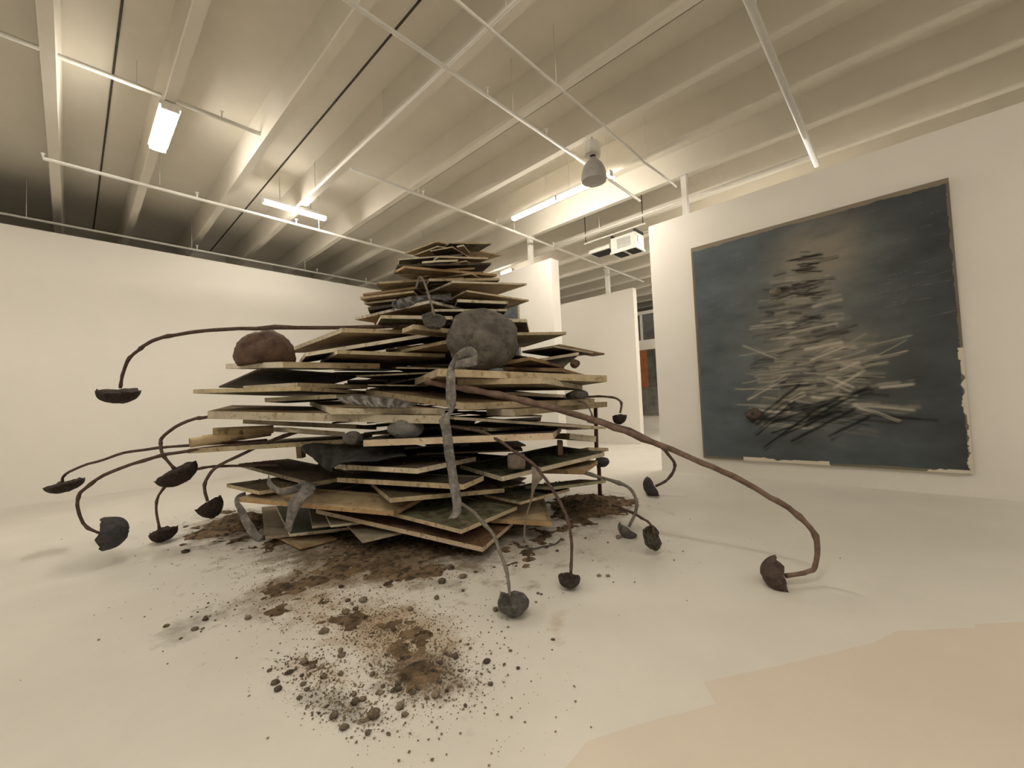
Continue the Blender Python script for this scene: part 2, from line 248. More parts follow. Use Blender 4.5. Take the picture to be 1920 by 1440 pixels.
 ((1.998, 4.012, 0.176), (0.208, 0.876, 0.003), (0.879, -0.194, 0.015), 0.023, 'greytop', 'grey', 'brown', {}, 'grey-topped panel on the floor under the lowest long board'),
 ((1.504, 5.302, 0.105), (0.448, 1.727, -0.012), (0.687, -0.288, -0.043), 0.031, 'greytop', 'grey', 'brown', {}, 'grey-green panel low left behind the bent lead strap'),
]
CORE = [
 ((3.189, 4.988, 0.063), (1.051, 0.744, -0.002), (-0.602, 0.851, -0.018), 0.026),
 ((3.477, 3.911, 0.035), (0.509, 0.988, 0.016), (-0.884, 0.456, 0.054), 0.026),
 ((3.15, 4.346, 0.134), (0.589, 1.11, 0.039), (-1.028, 0.546, 0.014), 0.026),
 ((4.356, 4.321, 0.127), (0.939, 0.692, -0.002), (-0.65, 0.882, 0.016), 0.026),
 ((4.731, 4.043, 0.135), (0.339, 0.971, 0.038), (-1.134, 0.395, 0.026), 0.026),
 ((3.665, 5.369, 0.126), (0.641, 0.787, 0.039), (-0.773, 0.63, 0.009), 0.026),
 ((4.171, 4.279, 0.199), (1.057, 0.419, 0.021), (-0.456, 1.15, 0.035), 0.026),
 ((3.342, 5.256, 0.268), (0.87, 0.765, -0.037), (-0.881, 1.002, -0.036), 0.026),
 ((2.473, 5.257, 0.309), (1.007, 0.112, -0.018), (-0.098, 0.886, -0.004), 0.026),
 ((4.412, 4.317, 0.288), (0.041, 1.199, -0.015), (-0.963, 0.033, 0.018), 0.026),
 ((3.153, 5.133, 0.334), (1.346, 0.236, -0.01), (-0.179, 1.024, -0.001), 0.026),
 ((4.412, 3.99, 0.348), (0.117, 0.882, 0.0), (-0.809, 0.107, 0.004), 0.026),
 ((3.527, 5.2, 0.397), (0.841, 0.826, -0.023), (-0.826, 0.841, 0.039), 0.026),
 ((2.802, 5.401, 0.357), (1.201, 0.13, 0.001), (-0.099, 0.913, 0.002), 0.026),
 ((4.268, 4.658, 0.447), (0.956, 0.494, -0.061), (-0.555, 1.074, 0.014), 0.026),
 ((4.133, 4.554, 0.407), (0.021, 1.209, 0.001), (-1.03, 0.018, 0.032), 0.026),
 ((4.757, 4.112, 0.479), (0.474, 1.018, 0.014), (-0.917, 0.427, -0.009), 0.026),
 ((2.998, 5.393, 0.482), (1.048, 0.854, 0.033), (-0.584, 0.717, 0.007), 0.026),
 ((2.122, 5.129, 0.5), (1.082, 0.253, 0.042), (-0.259, 1.104, -0.008), 0.026),
 ((3.801, 4.303, 0.489), (0.947, 0.767, 0.031), (-0.656, 0.81, -0.007), 0.026),
 ((3.337, 3.734, 0.579), (0.902, 0.751, 0.006), (-0.642, 0.772, 0.027), 0.026),
 ((3.328, 5.15, 0.557), (1.068, 0.101, 0.01), (-0.117, 1.237, -0.002), 0.026),
 ((3.495, 5.424, 0.646), (0.71, 0.791, -0.029), (-0.719, 0.645, -0.011), 0.026),
 ((4.244, 4.863, 0.614), (0.823, 0.82, 0.008), (-0.618, 0.62, 0.012), 0.026),
 ((3.816, 3.777, 0.622), (0.989, 0.527, 0.01), (-0.549, 1.029, 0.096), 0.026),
 ((3.382, 4.871, 0.695), (1.039, 0.499, -0.034), (-0.401, 0.836, -0.008), 0.026),
 ((3.956, 5.365, 0.71), (0.412, 1.086, 0.012), (-1.112, 0.422, 0.018), 0.026),
 ((4.431, 4.549, 0.764), (1.113, 0.584, -0.019), (-0.544, 1.038, 0.02), 0.026),
 ((3.155, 5.036, 0.723), (0.667, 1.211, 0.063), (-1.002, 0.552, 0.014), 0.026),
 ((3.702, 4.206, 0.763), (0.696, 1.264, 0.073), (-1.102, 0.607, -0.014), 0.026),
 ((4.684, 4.192, 0.839), (0.746, 0.904, -0.028), (-0.646, 0.533, -0.016), 0.026),
 ((3.8, 5.667, 0.867), (0.318, 0.798, -0.05), (-0.72, 0.287, -0.009), 0.026),
 ((4.608, 4.373, 0.91), (0.597, 0.93, -0.054), (-1.076, 0.69, -0.0), 0.026),
 ((3.773, 3.431, 0.909), (0.744, 0.713, -0.07), (-0.889, 0.927, 0.009), 0.026),
 ((4.136, 4.765, 0.967), (1.107, 0.847, -0.017), (-0.806, 1.053, -0.041), 0.026),
 ((3.286, 4.807, 0.943), (0.471, 1.065, -0.051), (-0.957, 0.423, -0.003), 0.026),
 ((3.12, 5.364, 0.982), (1.412, 0.454, 0.056), (-0.359, 1.117, -0.029), 0.026),
 ((3.991, 4.8, 1.0), (1.205, 0.463, -0.013), (-0.379, 0.987, -0.037), 0.026),
 ((4.257, 4.592, 1.016), (1.121, 0.259, 0.021), (-0.228, 0.989, 0.021), 0.026),
 ((3.785, 4.341, 1.038), (0.208, 0.927, -0.017), (-0.794, 0.179, -0.002), 0.026),
 ((3.952, 5.061, 1.092), (0.86, 0.608, 0.012), (-0.563, 0.797, -0.036), 0.026),
 ((3.39, 5.346, 1.12), (1.218, 0.029, 0.009), (-0.03, 1.253, -0.035), 0.026),
 ((3.003, 5.034, 1.142), (1.045, 0.124, 0.029), (-0.094, 0.795, -0.023), 0.026),
 ((4.714, 4.725, 1.111), (0.691, 0.07, 0.016), (-0.061, 0.606, 0.008), 0.026),
 ((4.032, 4.597, 1.206), (0.75, 0.766, 0.039), (-0.815, 0.798, -0.039), 0.026),
 ((5.021, 4.163, 1.19), (0.898, 0.725, 0.001), (-0.656, 0.813, -0.025), 0.026),
 ((3.183, 4.043, 1.235), (0.946, 0.51, 0.031), (-0.504, 0.934, -0.054), 0.026),
 ((3.553, 5.229, 1.251), (0.849, 0.179, 0.003), (-0.2, 0.95, -0.021), 0.026),
 ((3.406, 4.927, 1.325), (1.218, 0.5, 0.002), (-0.378, 0.921, -0.047), 0.026),
 ((3.452, 4.226, 1.281), (1.213, 0.466, 0.017), (-0.378, 0.984, -0.01), 0.026),
 ((3.496, 5.192, 1.344), (0.688, 1.042, -0.009), (-0.988, 0.652, -0.032), 0.026),
 ((4.009, 4.126, 1.316), (1.082, 0.06, -0.059), (-0.049, 0.888, 0.073), 0.026),
 ((4.548, 4.563, 1.387), (1.047, 0.333, -0.054), (-0.384, 1.207, 0.049), 0.026),
 ((3.363, 5.347, 1.363), (0.354, 0.989, -0.0), (-0.885, 0.316, 0.017), 0.026),
 ((3.306, 5.181, 1.45), (0.972, 0.793, -0.001), (-0.856, 1.049, -0.012), 0.026),
 ((3.994, 5.392, 1.402), (0.28, 1.243, -0.012), (-0.913, 0.205, 0.017), 0.026),
 ((4.963, 4.364, 1.439), (0.674, 1.315, 0.045), (-0.948, 0.486, 0.013), 0.026),
 ((3.492, 5.075, 1.491), (0.913, 0.204, 0.015), (-0.217, 0.971, -0.018), 0.026),
 ((4.172, 4.49, 1.511), (1.081, 0.703, 0.039), (-0.723, 1.113, 0.038), 0.026),
 ((3.368, 5.62, 1.505), (0.268, 0.778, 0.01), (-0.861, 0.296, 0.018), 0.026),
 ((4.185, 4.291, 1.545), (0.845, 0.941, 0.04), (-0.903, 0.81, 0.037), 0.026),
 ((5.403, 4.313, 1.6), (0.635, 0.404, -0.029), (-0.35, 0.55, -0.023), 0.026),
 ((3.074, 5.012, 1.637), (1.117, 0.19, 0.019), (-0.17, 1.002, -0.002), 0.026),
 ((5.007, 4.675, 1.629), (0.453, 0.999, 0.009), (-0.772, 0.35, -0.002), 0.026),
 ((4.345, 5.148, 1.712), (0.45, 1.002, -0.025), (-1.006, 0.452, 0.012), 0.026),
 ((3.156, 5.222, 1.67), (0.245, 0.843, 0.008), (-0.818, 0.238, 0.023), 0.026),
 ((4.789, 4.113, 1.73), (0.816, 0.495, -0.022), (-0.535, 0.883, 0.026), 0.026),
 ((4.063, 5.261, 1.746), (0.494, 0.88, -0.014), (-0.659, 0.37, 0.001), 0.026),
 ((4.239, 4.463, 1.825), (0.005, 1.274, -0.058), (-1.075, 0.004, 0.053), 0.026),
 ((5.203, 4.317, 1.741), (0.801, 0.716, -0.0), (-0.553, 0.619, 0.047), 0.026),
 ((4.305, 4.769, 1.848), (0.814, 0.595, -0.015), (-0.637, 0.871, -0.007), 0.026),
 ((3.259, 4.612, 1.761), (0.435, 0.671, 0.012), (-0.629, 0.407, 0.033), 0.026),
 ((3.906, 4.799, 1.895), (0.829, 0.826, -0.013), (-0.749, 0.752, -0.033), 0.026),
 ((4.665, 4.405, 1.857), (0.921, 0.173, 0.0), (-0.159, 0.847, 0.028), 0.026),
 ((3.299, 4.224, 1.916), (1.043, 0.996, 0.035), (-0.804, 0.842, -0.008), 0.026),
 ((4.375, 4.28, 1.932), (0.961, 0.451, 0.007), (-0.371, 0.791, -0.018), 0.026),
 ((4.379, 5.36, 2.029), (0.093, 1.105, -0.031), (-1.115, 0.094, -0.049), 0.026),
 ((3.551, 3.771, 1.916), (0.904, 0.794, 0.042), (-0.749, 0.852, 0.072), 0.026),
 ((3.954, 4.516, 2.044), (0.8, 0.817, 0.016), (-0.804, 0.788, 0.008), 0.026),
 ((3.545, 5.497, 2.014), (0.223, 0.966, 0.033), (-1.015, 0.235, -0.008), 0.026),
 ((4.799, 4.126, 2.076), (0.517, 0.837, 0.018), (-0.718, 0.443, 0.013), 0.026),
 ((3.702, 5.073, 2.076), (0.796, 0.239, 0.007), (-0.242, 0.805, 0.01), 0.026),
 ((3.719, 3.777, 2.139), (0.898, 0.246, 0.002), (-0.236, 0.86, -0.011), 0.026),
 ((2.99, 5.681, 2.11), (0.929, 0.09, 0.016), (-0.091, 0.941, 0.013), 0.026),
 ((3.947, 4.77, 2.155), (1.002, 0.591, 0.01), (-0.576, 0.978, 0.022), 0.026),
 ((3.706, 5.617, 2.15), (0.177, 1.034, 0.019), (-0.829, 0.142, 0.001), 0.026),
 ((3.483, 4.357, 2.246), (0.471, 0.791, -0.026), (-0.72, 0.429, -0.006), 0.026),
 ((4.149, 4.381, 2.269), (1.067, 0.491, -0.054), (-0.324, 0.706, 0.004), 0.026),
 ((4.459, 4.602, 2.315), (0.783, 0.618, -0.056), (-0.574, 0.728, -0.033), 0.026),
 ((3.166, 5.281, 2.298), (0.815, 0.22, -0.03), (-0.243, 0.901, -0.037), 0.026),
 ((3.52, 5.051, 2.336), (1.149, 0.23, -0.043), (-0.157, 0.785, -0.035), 0.026),
 ((3.817, 4.127, 2.334), (0.485, 0.533, -0.024), (-0.458, 0.417, 0.004), 0.026),
 ((4.182, 5.006, 2.378), (0.518, 0.909, -0.029), (-0.83, 0.472, 0.018), 0.026),
 ((4.235, 4.76, 2.351), (0.192, 0.763, -0.024), (-0.62, 0.156, 0.019), 0.026),
 ((3.903, 4.726, 2.433), (0.872, 0.256, 0.037), (-0.265, 0.903, -0.009), 0.026),
 ((4.149, 4.256, 2.417), (0.314, 0.75, 0.003), (-0.536, 0.225, -0.012), 0.026),
 ((3.406, 4.562, 2.498), (0.674, 0.159, -0.014), (-0.136, 0.574, -0.003), 0.026),
 ((3.948, 5.093, 2.513), (0.634, 0.27, -0.024), (-0.199, 0.467, -0.001), 0.026),
 ((3.468, 4.561, 2.545), (0.218, 0.719, -0.012), (-0.598, 0.182, -0.031), 0.026),
 ((3.888, 4.982, 2.556), (0.213, 0.705, -0.01), (-0.655, 0.198, 0.022), 0.026),
 ((4.278, 4.621, 2.563), (0.455, 0.557, 0.007), (-0.574, 0.469, 0.025), 0.026),
 ((4.02, 4.664, 2.643), (0.547, 0.458, -0.011), (-0.502, 0.6, 0.015), 0.026),
 ((3.601, 4.855, 2.606), (0.482, 0.263, 0.003), (-0.252, 0.461, 0.021), 0.026),
 ((4.064, 4.797, 2.684), (0.381, 0.476, -0.01), (-0.494, 0.395, 0.021), 0.026),
 ((3.317, 4.545, 2.667), (0.208, 0.389, -0.007), (-0.297, 0.159, -0.005), 0.026),
 ((3.883, 4.753, 2.731), (0.154, 0.58, 0.009), (-0.493, 0.131, -0.004), 0.026),
 ((3.758, 4.819, 2.776), (0.586, 0.337, 0.001), (-0.267, 0.465, -0.005), 0.026),
 ((3.367, 4.314, 2.774), (0.522, 0.508, 0.03), (-0.351, 0.36, -0.004), 0.026),
 ((4.278, 4.716, 2.83), (0.156, 0.607, -0.002), (-0.466, 0.119, 0.004), 0.026),
 ((3.558, 4.101, 2.824), (0.443, 0.501, -0.002), (-0.35, 0.31, 0.006), 0.026),
 ((4.307, 4.764, 2.87), (0.169, 0.356, -0.006), (-0.417, 0.198, -0.002), 0.026),
 ((4.146, 4.455, 2.851), (0.067, 0.323, 0.009), (-0.307, 0.064, -0.003), 0.026),
 ((3.68, 4.689, 2.946), (0.584, 0.056, -0.015), (-0.051, 0.538, 0.007), 0.026),
 ((3.943, 4.253, 2.928), (0.199, 0.27, 0.004), (-0.245, 0.18, 0.006), 0.026),
 ((4.223, 4.57, 2.977), (0.231, 0.5, 0.019), (-0.41, 0.19, -0.01), 0.026),
 ((3.731, 4.342, 2.973), (0.149, 0.362, 0.002), (-0.341, 0.141, -0.004), 0.026),
 ((3.843, 4.618, 3.041), (0.484, 0.078, -0.019), (-0.093, 0.582, 0.013), 0.026),
 ((3.437, 4.682, 3.019), (0.349, 0.145, 0.007), (-0.157, 0.378, 0.013), 0.026),
 ((4.216, 4.659, 3.1), (0.316, 0.396, -0.008), (-0.401, 0.321, -0.026), 0.026),
 ((3.423, 4.332, 3.064), (0.524, 0.057, 0.011), (-0.045, 0.421, -0.004), 0.026),
 ((3.748, 4.863, 3.127), (0.244, 0.371, -0.014), (-0.405, 0.266, -0.017), 0.026),
 ((3.642, 4.539, 3.132), (0.19, 0.437, 0.034), (-0.405, 0.176, 0.007), 0.026),
 ((4.161, 4.584, 3.179), (0.355, 0.248, 0.003), (-0.319, 0.456, -0.012), 0.026),
 ((3.616, 4.163, 3.161), (0.305, 0.516, 0.013), (-0.391, 0.231, 0.021), 0.026),
 ((3.807, 4.795, 3.208), (0.401, 0.311, -0.006), (-0.229, 0.295, 0.006), 0.026),
 ((3.739, 4.856, 3.258), (0.231, 0.411, -0.008), (-0.338, 0.19, 0.006), 0.026),
 ((4.171, 4.444, 3.285), (0.263, 0.338, -0.017), (-0.394, 0.306, 0.021), 0.026),
 ((3.509, 4.78, 3.287), (0.319, 0.086, -0.005), (-0.105, 0.388, 0.005), 0.026),
 ((3.767, 4.585, 3.342), (0.471, 0.037, -0.008), (-0.032, 0.406, -0.019), 0.026),
 ((3.694, 5.064, 3.322), (0.142, 0.223, -0.002), (-0.215, 0.137, -0.003), 0.026),
 ((3.53, 4.349, 3.382), (0.215, 0.383, 0.015), (-0.39, 0.219, -0.014), 0.026),
 ((4.176, 4.679, 3.37), (0.033, 0.282, 0.002), (-0.253, 0.03, -0.005), 0.026),
 ((3.822, 4.675, 3.433), (0.377, 0.075, 0.003), (-0.078, 0.389, -0.002), 0.026),
 ((3.608, 4.945, 3.417), (0.137, 0.295, 0.011), (-0.225, 0.104, 0.001), 0.026),
 ((3.578, 4.789, 3.465), (0.304, 0.384, 0.011), (-0.26, 0.206, 0.008), 0.026),
 ((3.773, 4.426, 3.483), (0.397, 0.161, -0.012), (-0.153, 0.378, 0.007), 0.026),
 ((3.222, 6.428, 1.199), (0.863, -0.302, 0.001), (0.121, 0.347, -0.001), 0.035),
 ((3.994, 5.867, 1.355), (0.796, -0.482, 0.004), (0.188, 0.311, -0.003), 0.035),
 ((3.263, 5.197, 1.411), (0.824, -0.177, -0.011), (0.071, 0.329, -0.001), 0.035),
 ((4.033, 5.764, 1.539), (1.218, -0.423, -0.016), (0.147, 0.422, -0.003), 0.035),
 ((2.852, 6.631, 1.566), (0.865, -0.852, -0.012), (0.381, 0.387, -0.01), 0.035),
 ((2.664, 6.594, 1.591), (0.621, -0.607, 0.003), (0.203, 0.208, 0.011), 0.035),
 ((3.394, 6.671, 1.598), (0.343, -0.721, -0.005), (0.372, 0.177, -0.009), 0.035),
 ((3.288, 5.943, 1.806), (1.812, -0.343, -0.054), (0.09, 0.475, -0.008), 0.035),
 ((2.82, 6.225, 1.856), (0.776, -0.198, 0.004), (0.1, 0.393, -0.001), 0.035),
 ((3.04, 6.584, 1.901), (0.688, -0.497, 0.0), (0.28, 0.387, 0.005), 0.035),
 ((2.757, 5.871, 1.908), (0.718, -0.349, -0.005), (0.18, 0.371, -0.005), 0.035),
 ((3.622, 5.705, 1.917), (0.729, -0.232, 0.006), (0.102, 0.32, 0.006), 0.035),
 ((4.281, 5.272, 1.99), (0.881, -0.15, 0.025), (0.064, 0.377, 0.001), 0.035),
]
STEMS = [
 ('long dried stem arching left over the brown rock, head hanging at upper left', [(3.355, 4.041, 2.501), (2.9, 4.452, 2.491), (2.299, 5.015, 2.491), (1.547, 5.665, 2.509), (1.124, 6.041, 2.493), (0.862, 6.248, 2.448), (0.663, 6.419, 2.385), (0.553, 6.513, 2.276), (0.471, 6.606, 2.156), (0.428, 6.662, 1.985), (0.407, 6.693, 1.843)], 0.026, 0.016, (0.403, 6.7, 1.793), (0.008, -0.163, 0.987), 0.206, 0.62, 'dark'),
 ('short stem hooking left below the thick boards, oval head pointing up right', [(1.411, 6.088, 1.492), (1.129, 6.096, 1.462), (0.996, 6.165, 1.438), (0.833, 6.242, 1.355), (0.734, 6.308, 1.251), (0.727, 6.292, 1.16), (0.747, 6.234, 1.026), (0.827, 6.158, 0.887)], 0.02, 0.016, (0.844, 6.142, 0.855), (-0.432, 0.042, 0.901), 0.190, 0.8, 'dark'),
 ('thin stem stretching farthest left, small flat head near the wall foot', [(1.652, 5.707, 1.145), (0.967, 6.257, 1.136), (0.519, 6.69, 1.096), (0.279, 6.906, 1.019), (0.042, 7.134, 0.918), (-0.048, 7.234, 0.836), (-0.061, 7.251, 0.774)], 0.018, 0.013, (-0.039, 7.23, 0.748), (-0.198, -0.003, 0.98), 0.169, 0.55, 'dark'),
 ('thick stem bending down at far left with a big slate-grey head', [(1.619, 5.596, 1.133), (0.923, 5.972, 1.092), (0.651, 6.117, 1.04), (0.315, 6.262, 0.919), (0.116, 6.365, 0.773), (0.069, 6.39, 0.684), (0.065, 6.374, 0.532), (0.115, 6.33, 0.389), (0.207, 6.237, 0.306)], 0.019, 0.014, (0.264, 6.177, 0.291), (-0.986, 0.168, 0.01), 0.167, 1.05, 'slate'),
 ('stem drooping below the oval head to a small knobbed head just off the floor', [(1.775, 5.741, 0.828), (1.411, 6.008, 0.846), (1.16, 6.245, 0.851), (0.978, 6.411, 0.806), (0.831, 6.53, 0.703), (0.739, 6.607, 0.539), (0.72, 6.622, 0.382), (0.744, 6.582, 0.143)], 0.016, 0.013, (0.774, 6.551, 0.122), (-0.182, 0.123, 0.976), 0.134, 0.85, 'dark'),
 ('stem curving down left of the pile to a dark rough head', [(1.92, 5.417, 1.245), (1.643, 5.541, 1.145), (1.512, 5.64, 1.073), (1.209, 5.899, 0.895), (1.102, 5.992, 0.755), (1.076, 5.998, 0.617), (1.099, 5.966, 0.488)], 0.02, 0.016, (1.108, 5.96, 0.444), (-0.423, 0.127, 0.897), 0.142, 1.1, 'dark'),
 ('longest thick stem sweeping right across the floor to a brown head', [(2.757, 3.917, 1.76), (2.908, 3.544, 1.667), (3.107, 3.148, 1.572), (3.282, 2.765, 1.46), (3.448, 2.407, 1.339), (3.597, 2.068, 1.201), (3.739, 1.751, 1.06), (3.852, 1.45, 0.916), (3.952, 1.163, 0.774), (4.012, 0.932, 0.638), (4.042, 0.761, 0.528), (4.056, 0.651, 0.414), (4.054, 0.588, 0.292), (3.981, 0.603, 0.117), (3.919, 0.64, 0.09), (3.765, 0.76, 0.074)], 0.036, 0.016, (3.726, 0.801, 0.093), (0.475, -0.859, 0.19), 0.131, 0.9, 'brown'),
 ('stem looping beyond the longest stem to a dark head on the floor', [(4.559, 3.344, 1.339), (5.424, 2.885, 1.022), (5.699, 2.747, 0.872), (5.928, 2.659, 0.737), (6.144, 2.589, 0.504), (6.175, 2.592, 0.382), (6.128, 2.695, 0.222), (6.033, 2.831, 0.129)], 0.026, 0.019, (6.0, 2.867, 0.116), (0.557, -0.711, 0.429), 0.160, 0.75, 'slate'),
 ('short thin stem hooking right from the lead lump to a tiny dark head', [(4.526, 3.222, 1.535), (4.68, 3.06, 1.511), (4.798, 2.907, 1.51), (4.88, 2.791, 1.49), (4.924, 2.733, 1.438), (4.938, 2.721, 1.381), (4.929, 2.737, 1.285)], 0.016, 0.012, (4.919, 2.75, 1.237), (-0.116, -0.101, 0.988), 0.087, 1.2, 'dark'),
 ('stem falling from the middle of the pile to a cup-shaped head on the floor', [(2.788, 3.694, 1.269), (2.82, 3.559, 1.246), (2.959, 3.226, 1.184), (2.995, 3.047, 1.098), (3.016, 2.699, 0.935), (3.002, 2.503, 0.812), (2.944, 2.324, 0.678), (2.868, 2.165, 0.537), (2.817, 2.08, 0.427), (2.784, 2.046, 0.351), (2.74, 2.026, 0.237), (2.713, 2.019, 0.119)], 0.018, 0.011, (2.71, 2.023, 0.094), (0.166, 0.004, 0.986), 0.084, 0.95, 'darkcup'),
 ('grey stem dropping from the lead ribbon to a big open grey cup head', [(2.584, 3.295, 0.563), (2.52, 3.073, 0.55), (2.465, 2.841, 0.524), (2.337, 2.471, 0.422), (2.278, 2.35, 0.343), (2.192, 2.199, 0.239), (2.138, 2.116, 0.125)], 0.018, 0.011, (2.134, 2.093, 0.1), (0.023, -0.035, 0.999), 0.108, 0.8, 'greycup'),
 ('stem arching out low on the right to a pale grey mushroom-like head', [(4.152, 3.087, 0.64), (4.148, 2.801, 0.62), (4.204, 2.527, 0.557), (4.262, 2.323, 0.491), (4.262, 2.229, 0.368), (4.203, 2.212, 0.245), (4.114, 2.255, 0.1)], 0.021, 0.016, (4.093, 2.265, 0.069), (0.579, -0.36, 0.732), 0.114, 0.7, 'greycup'),
 ('short stem leaning from the right soil mound to a disc head facing out', [(4.777, 2.821, 0.108), (4.539, 2.56, 0.163), (4.086, 2.088, 0.234), (3.843, 1.863, 0.244), (3.787, 1.824, 0.195)], 0.014, 0.012, (3.757, 1.828, 0.162), (-0.188, -0.917, 0.351), 0.115, 0.35, 'seed'),
 ('bent grey strap stem on the tower front with a small open lead cup', [(2.848, 4.192, 2.882), (2.844, 4.116, 2.998), (2.847, 4.043, 2.957), (2.821, 3.933, 2.806), (2.807, 3.842, 2.626), (2.806, 3.793, 2.475)], 0.014, 0.012, (2.787, 3.787, 2.437), (-0.363, -0.678, 0.639), 0.125, 0.7, 'greycup'),
]
RIBBONS = [
 ('lead_ribbon', 'long crinkled lead ribbon curling at the boulder foot and hanging down the front', 'lead', [((2.542, 3.115, 1.905), (2.53, 3.132, 1.836)), ((2.729, 3.03, 1.969), (2.729, 3.036, 1.86)), ((2.769, 3.157, 2.059), (2.769, 3.163, 1.957)), ((2.693, 3.24, 2.029), (2.683, 3.255, 1.935)), ((2.587, 3.241, 1.929), (2.602, 3.23, 1.839)), ((2.51, 3.228, 1.803), (2.563, 3.172, 1.786)), ((2.484, 3.221, 1.655), (2.55, 3.151, 1.651)), ((2.475, 3.21, 1.495), (2.537, 3.145, 1.491)), ((2.479, 3.18, 1.433), (2.505, 3.154, 1.42)), ((2.411, 3.242, 1.35), (2.478, 3.171, 1.359)), ((2.415, 3.217, 1.229), (2.479, 3.149, 1.225)), ((2.414, 3.187, 1.022), (2.477, 3.12, 1.018)), ((2.41, 3.142, 0.845), (2.469, 3.08, 0.848)), ((2.401, 3.101, 0.711), (2.46, 3.039, 0.714)), ((2.388, 3.063, 0.605), (2.445, 3.002, 0.608)), ((2.371, 3.042, 0.525), (2.424, 2.987, 0.515)), ((2.331, 3.059, 0.467), (2.382, 3.004, 0.469))]),
 ('lead_strap', 'grey lead strap hanging from the soil-covered board corner low left', 'lead', [((1.74, 4.762, 0.732), (1.833, 4.666, 0.696)), ((1.633, 4.662, 0.659), (1.737, 4.554, 0.624)), ((1.55, 4.681, 0.573), (1.653, 4.573, 0.553)), ((1.527, 4.683, 0.479), (1.607, 4.599, 0.46)), ((1.512, 4.676, 0.372), (1.57, 4.615, 0.361)), ((1.493, 4.671, 0.286), (1.543, 4.619, 0.265))]),
 ('lead_strap', 'curled pale lead offcut lying on the soil-strewn left board', 'lead', [((1.501, 5.157, 0.8), (1.491, 5.174, 0.702)), ((1.499, 5.018, 0.732), (1.486, 5.036, 0.665)), ((1.548, 4.853, 0.675), (1.528, 4.877, 0.617)), ((1.629, 4.765, 0.706), (1.629, 4.77, 0.626)), ((1.73, 4.773, 0.732), (1.74, 4.767, 0.642))]),
 ('lead_strap', 'bent lead strap reaching the floor at the left foot of the pile', 'lead', [((1.371, 5.525, 0.6), (1.377, 5.522, 0.552)), ((1.26, 5.455, 0.575), (1.281, 5.435, 0.543)), ((1.258, 5.435, 0.457), (1.302, 5.388, 0.477)), ((1.291, 5.38, 0.308), (1.352, 5.314, 0.342)), ((1.35, 5.283, 0.145), (1.417, 5.21, 0.179)), ((1.417, 5.215, 0.088), (1.449, 5.179, 0.142)), ((1.476, 5.254, 0.103), (1.49, 5.237, 0.148))]),
 ('dried_leaf', 'torn grey dried leaf hanging to the floor from the falling stem', 'leaf', [((3.08, 2.695, 0.855), (3.135, 2.636, 0.851)), ((3.098, 2.711, 0.75), (3.172, 2.632, 0.745)), ((3.147, 2.767, 0.641), (3.181, 2.731, 0.646)), ((3.215, 2.849, 0.494), (3.229, 2.835, 0.493)), ((3.243, 2.932, 0.336), (3.252, 2.921, 0.335)), ((3.268, 3.002, 0.176), (3.28, 2.989, 0.175)), ((3.294, 3.043, 0.006), (3.308, 3.028, 0.005))]),
 ('lead_strap', 'small dark twisted strip hanging beside the top of the steel rod', 'lead', [((4.413, 3.054, 1.467), (4.437, 3.03, 1.448)), ((4.528, 3.007, 1.444), (4.534, 3.002, 1.408)), ((4.607, 3.001, 1.343), (4.617, 2.991, 1.351)), ((4.622, 2.991, 1.253), (4.654, 2.959, 1.229)), ((4.583, 3.037, 1.184), (4.657, 2.96, 1.152))]),
]
SHEETS = [
 ('black_cloth', 'crumpled black cloth drooping between the lower boards on the left', 'blackcloth', [(1.816, 5.026, 1.096), (1.922, 4.985, 1.112), (2.119, 4.778, 1.085), (2.338, 4.547, 1.061), (2.645, 4.224, 1.037)], [(1.697, 4.644, 1.052), (1.737, 4.532, 0.999), (1.791, 4.408, 0.9), (1.841, 4.328, 0.86), (1.898, 4.292, 0.929), (2.168, 4.078, 0.943), (2.434, 3.868, 0.966)], 0.02),
 ('lead_sheet', 'folded grey lead sheet wedged between boards left of the lead ribbon', 'lead', [(2.02, 4.559, 1.626), (2.209, 4.359, 1.63), (2.392, 4.094, 1.593), (2.571, 3.837, 1.509)], [(2.002, 4.291, 1.543), (2.153, 4.105, 1.504), (2.292, 3.929, 1.484), (2.426, 3.774, 1.478)], 0.012),
 ('lead_sheet', 'dark grey lead sheet folded into the foot of the tower', 'leaddark', [(2.76, 4.582, 2.792), (2.851, 4.41, 2.83), (3.021, 4.157, 2.828), (3.227, 4.011, 2.848)], [(2.713, 4.493, 2.677), (2.825, 4.227, 2.693), (2.943, 4.027, 2.726), (3.15, 3.881, 2.723)], 0.01),
]
ROCKS = [
 ('large rounded grey boulder resting on the long ledge board', (3.257, 3.507, 2.214), 0.410, 0.349, 0.287, 'greyrock', 'boulder'),
 ('lumpy reddish-brown rock on the left end of the huge thick board', (1.675, 5.767, 2.19), 0.358, 0.318, 0.268, 'brownrock', 'rock'),
 ('round grey stone wedged in the middle of the pile', (2.53, 4.012, 1.256), 0.193, 0.146, 0.154, 'bluerock', 'stone'),
 ('small rough grey lump left of the round stone', (2.138, 4.461, 1.169), 0.106, 0.076, 0.106, 'greyrock', 'stone'),
 ('square-cut grey stone block on the green-topped board', (3.243, 3.046, 0.866), 0.101, 0.084, 0.101, 'block', 'stone'),
 ('small brown lump hanging under the pale green-edged board at right', (4.399, 3.042, 1.936), 0.061, 0.061, 0.061, 'brownrock', 'stone'),
 ('grey lead lump on the weathered board at the right', (4.417, 3.045, 1.543), 0.135, 0.068, 0.135, 'greyrock', 'stone'),
 ('dark angular lump stuck to the steel rod', (5.554, 3.432, 0.518), 0.113, 0.073, 0.091, 'slate', 'stone'),
]
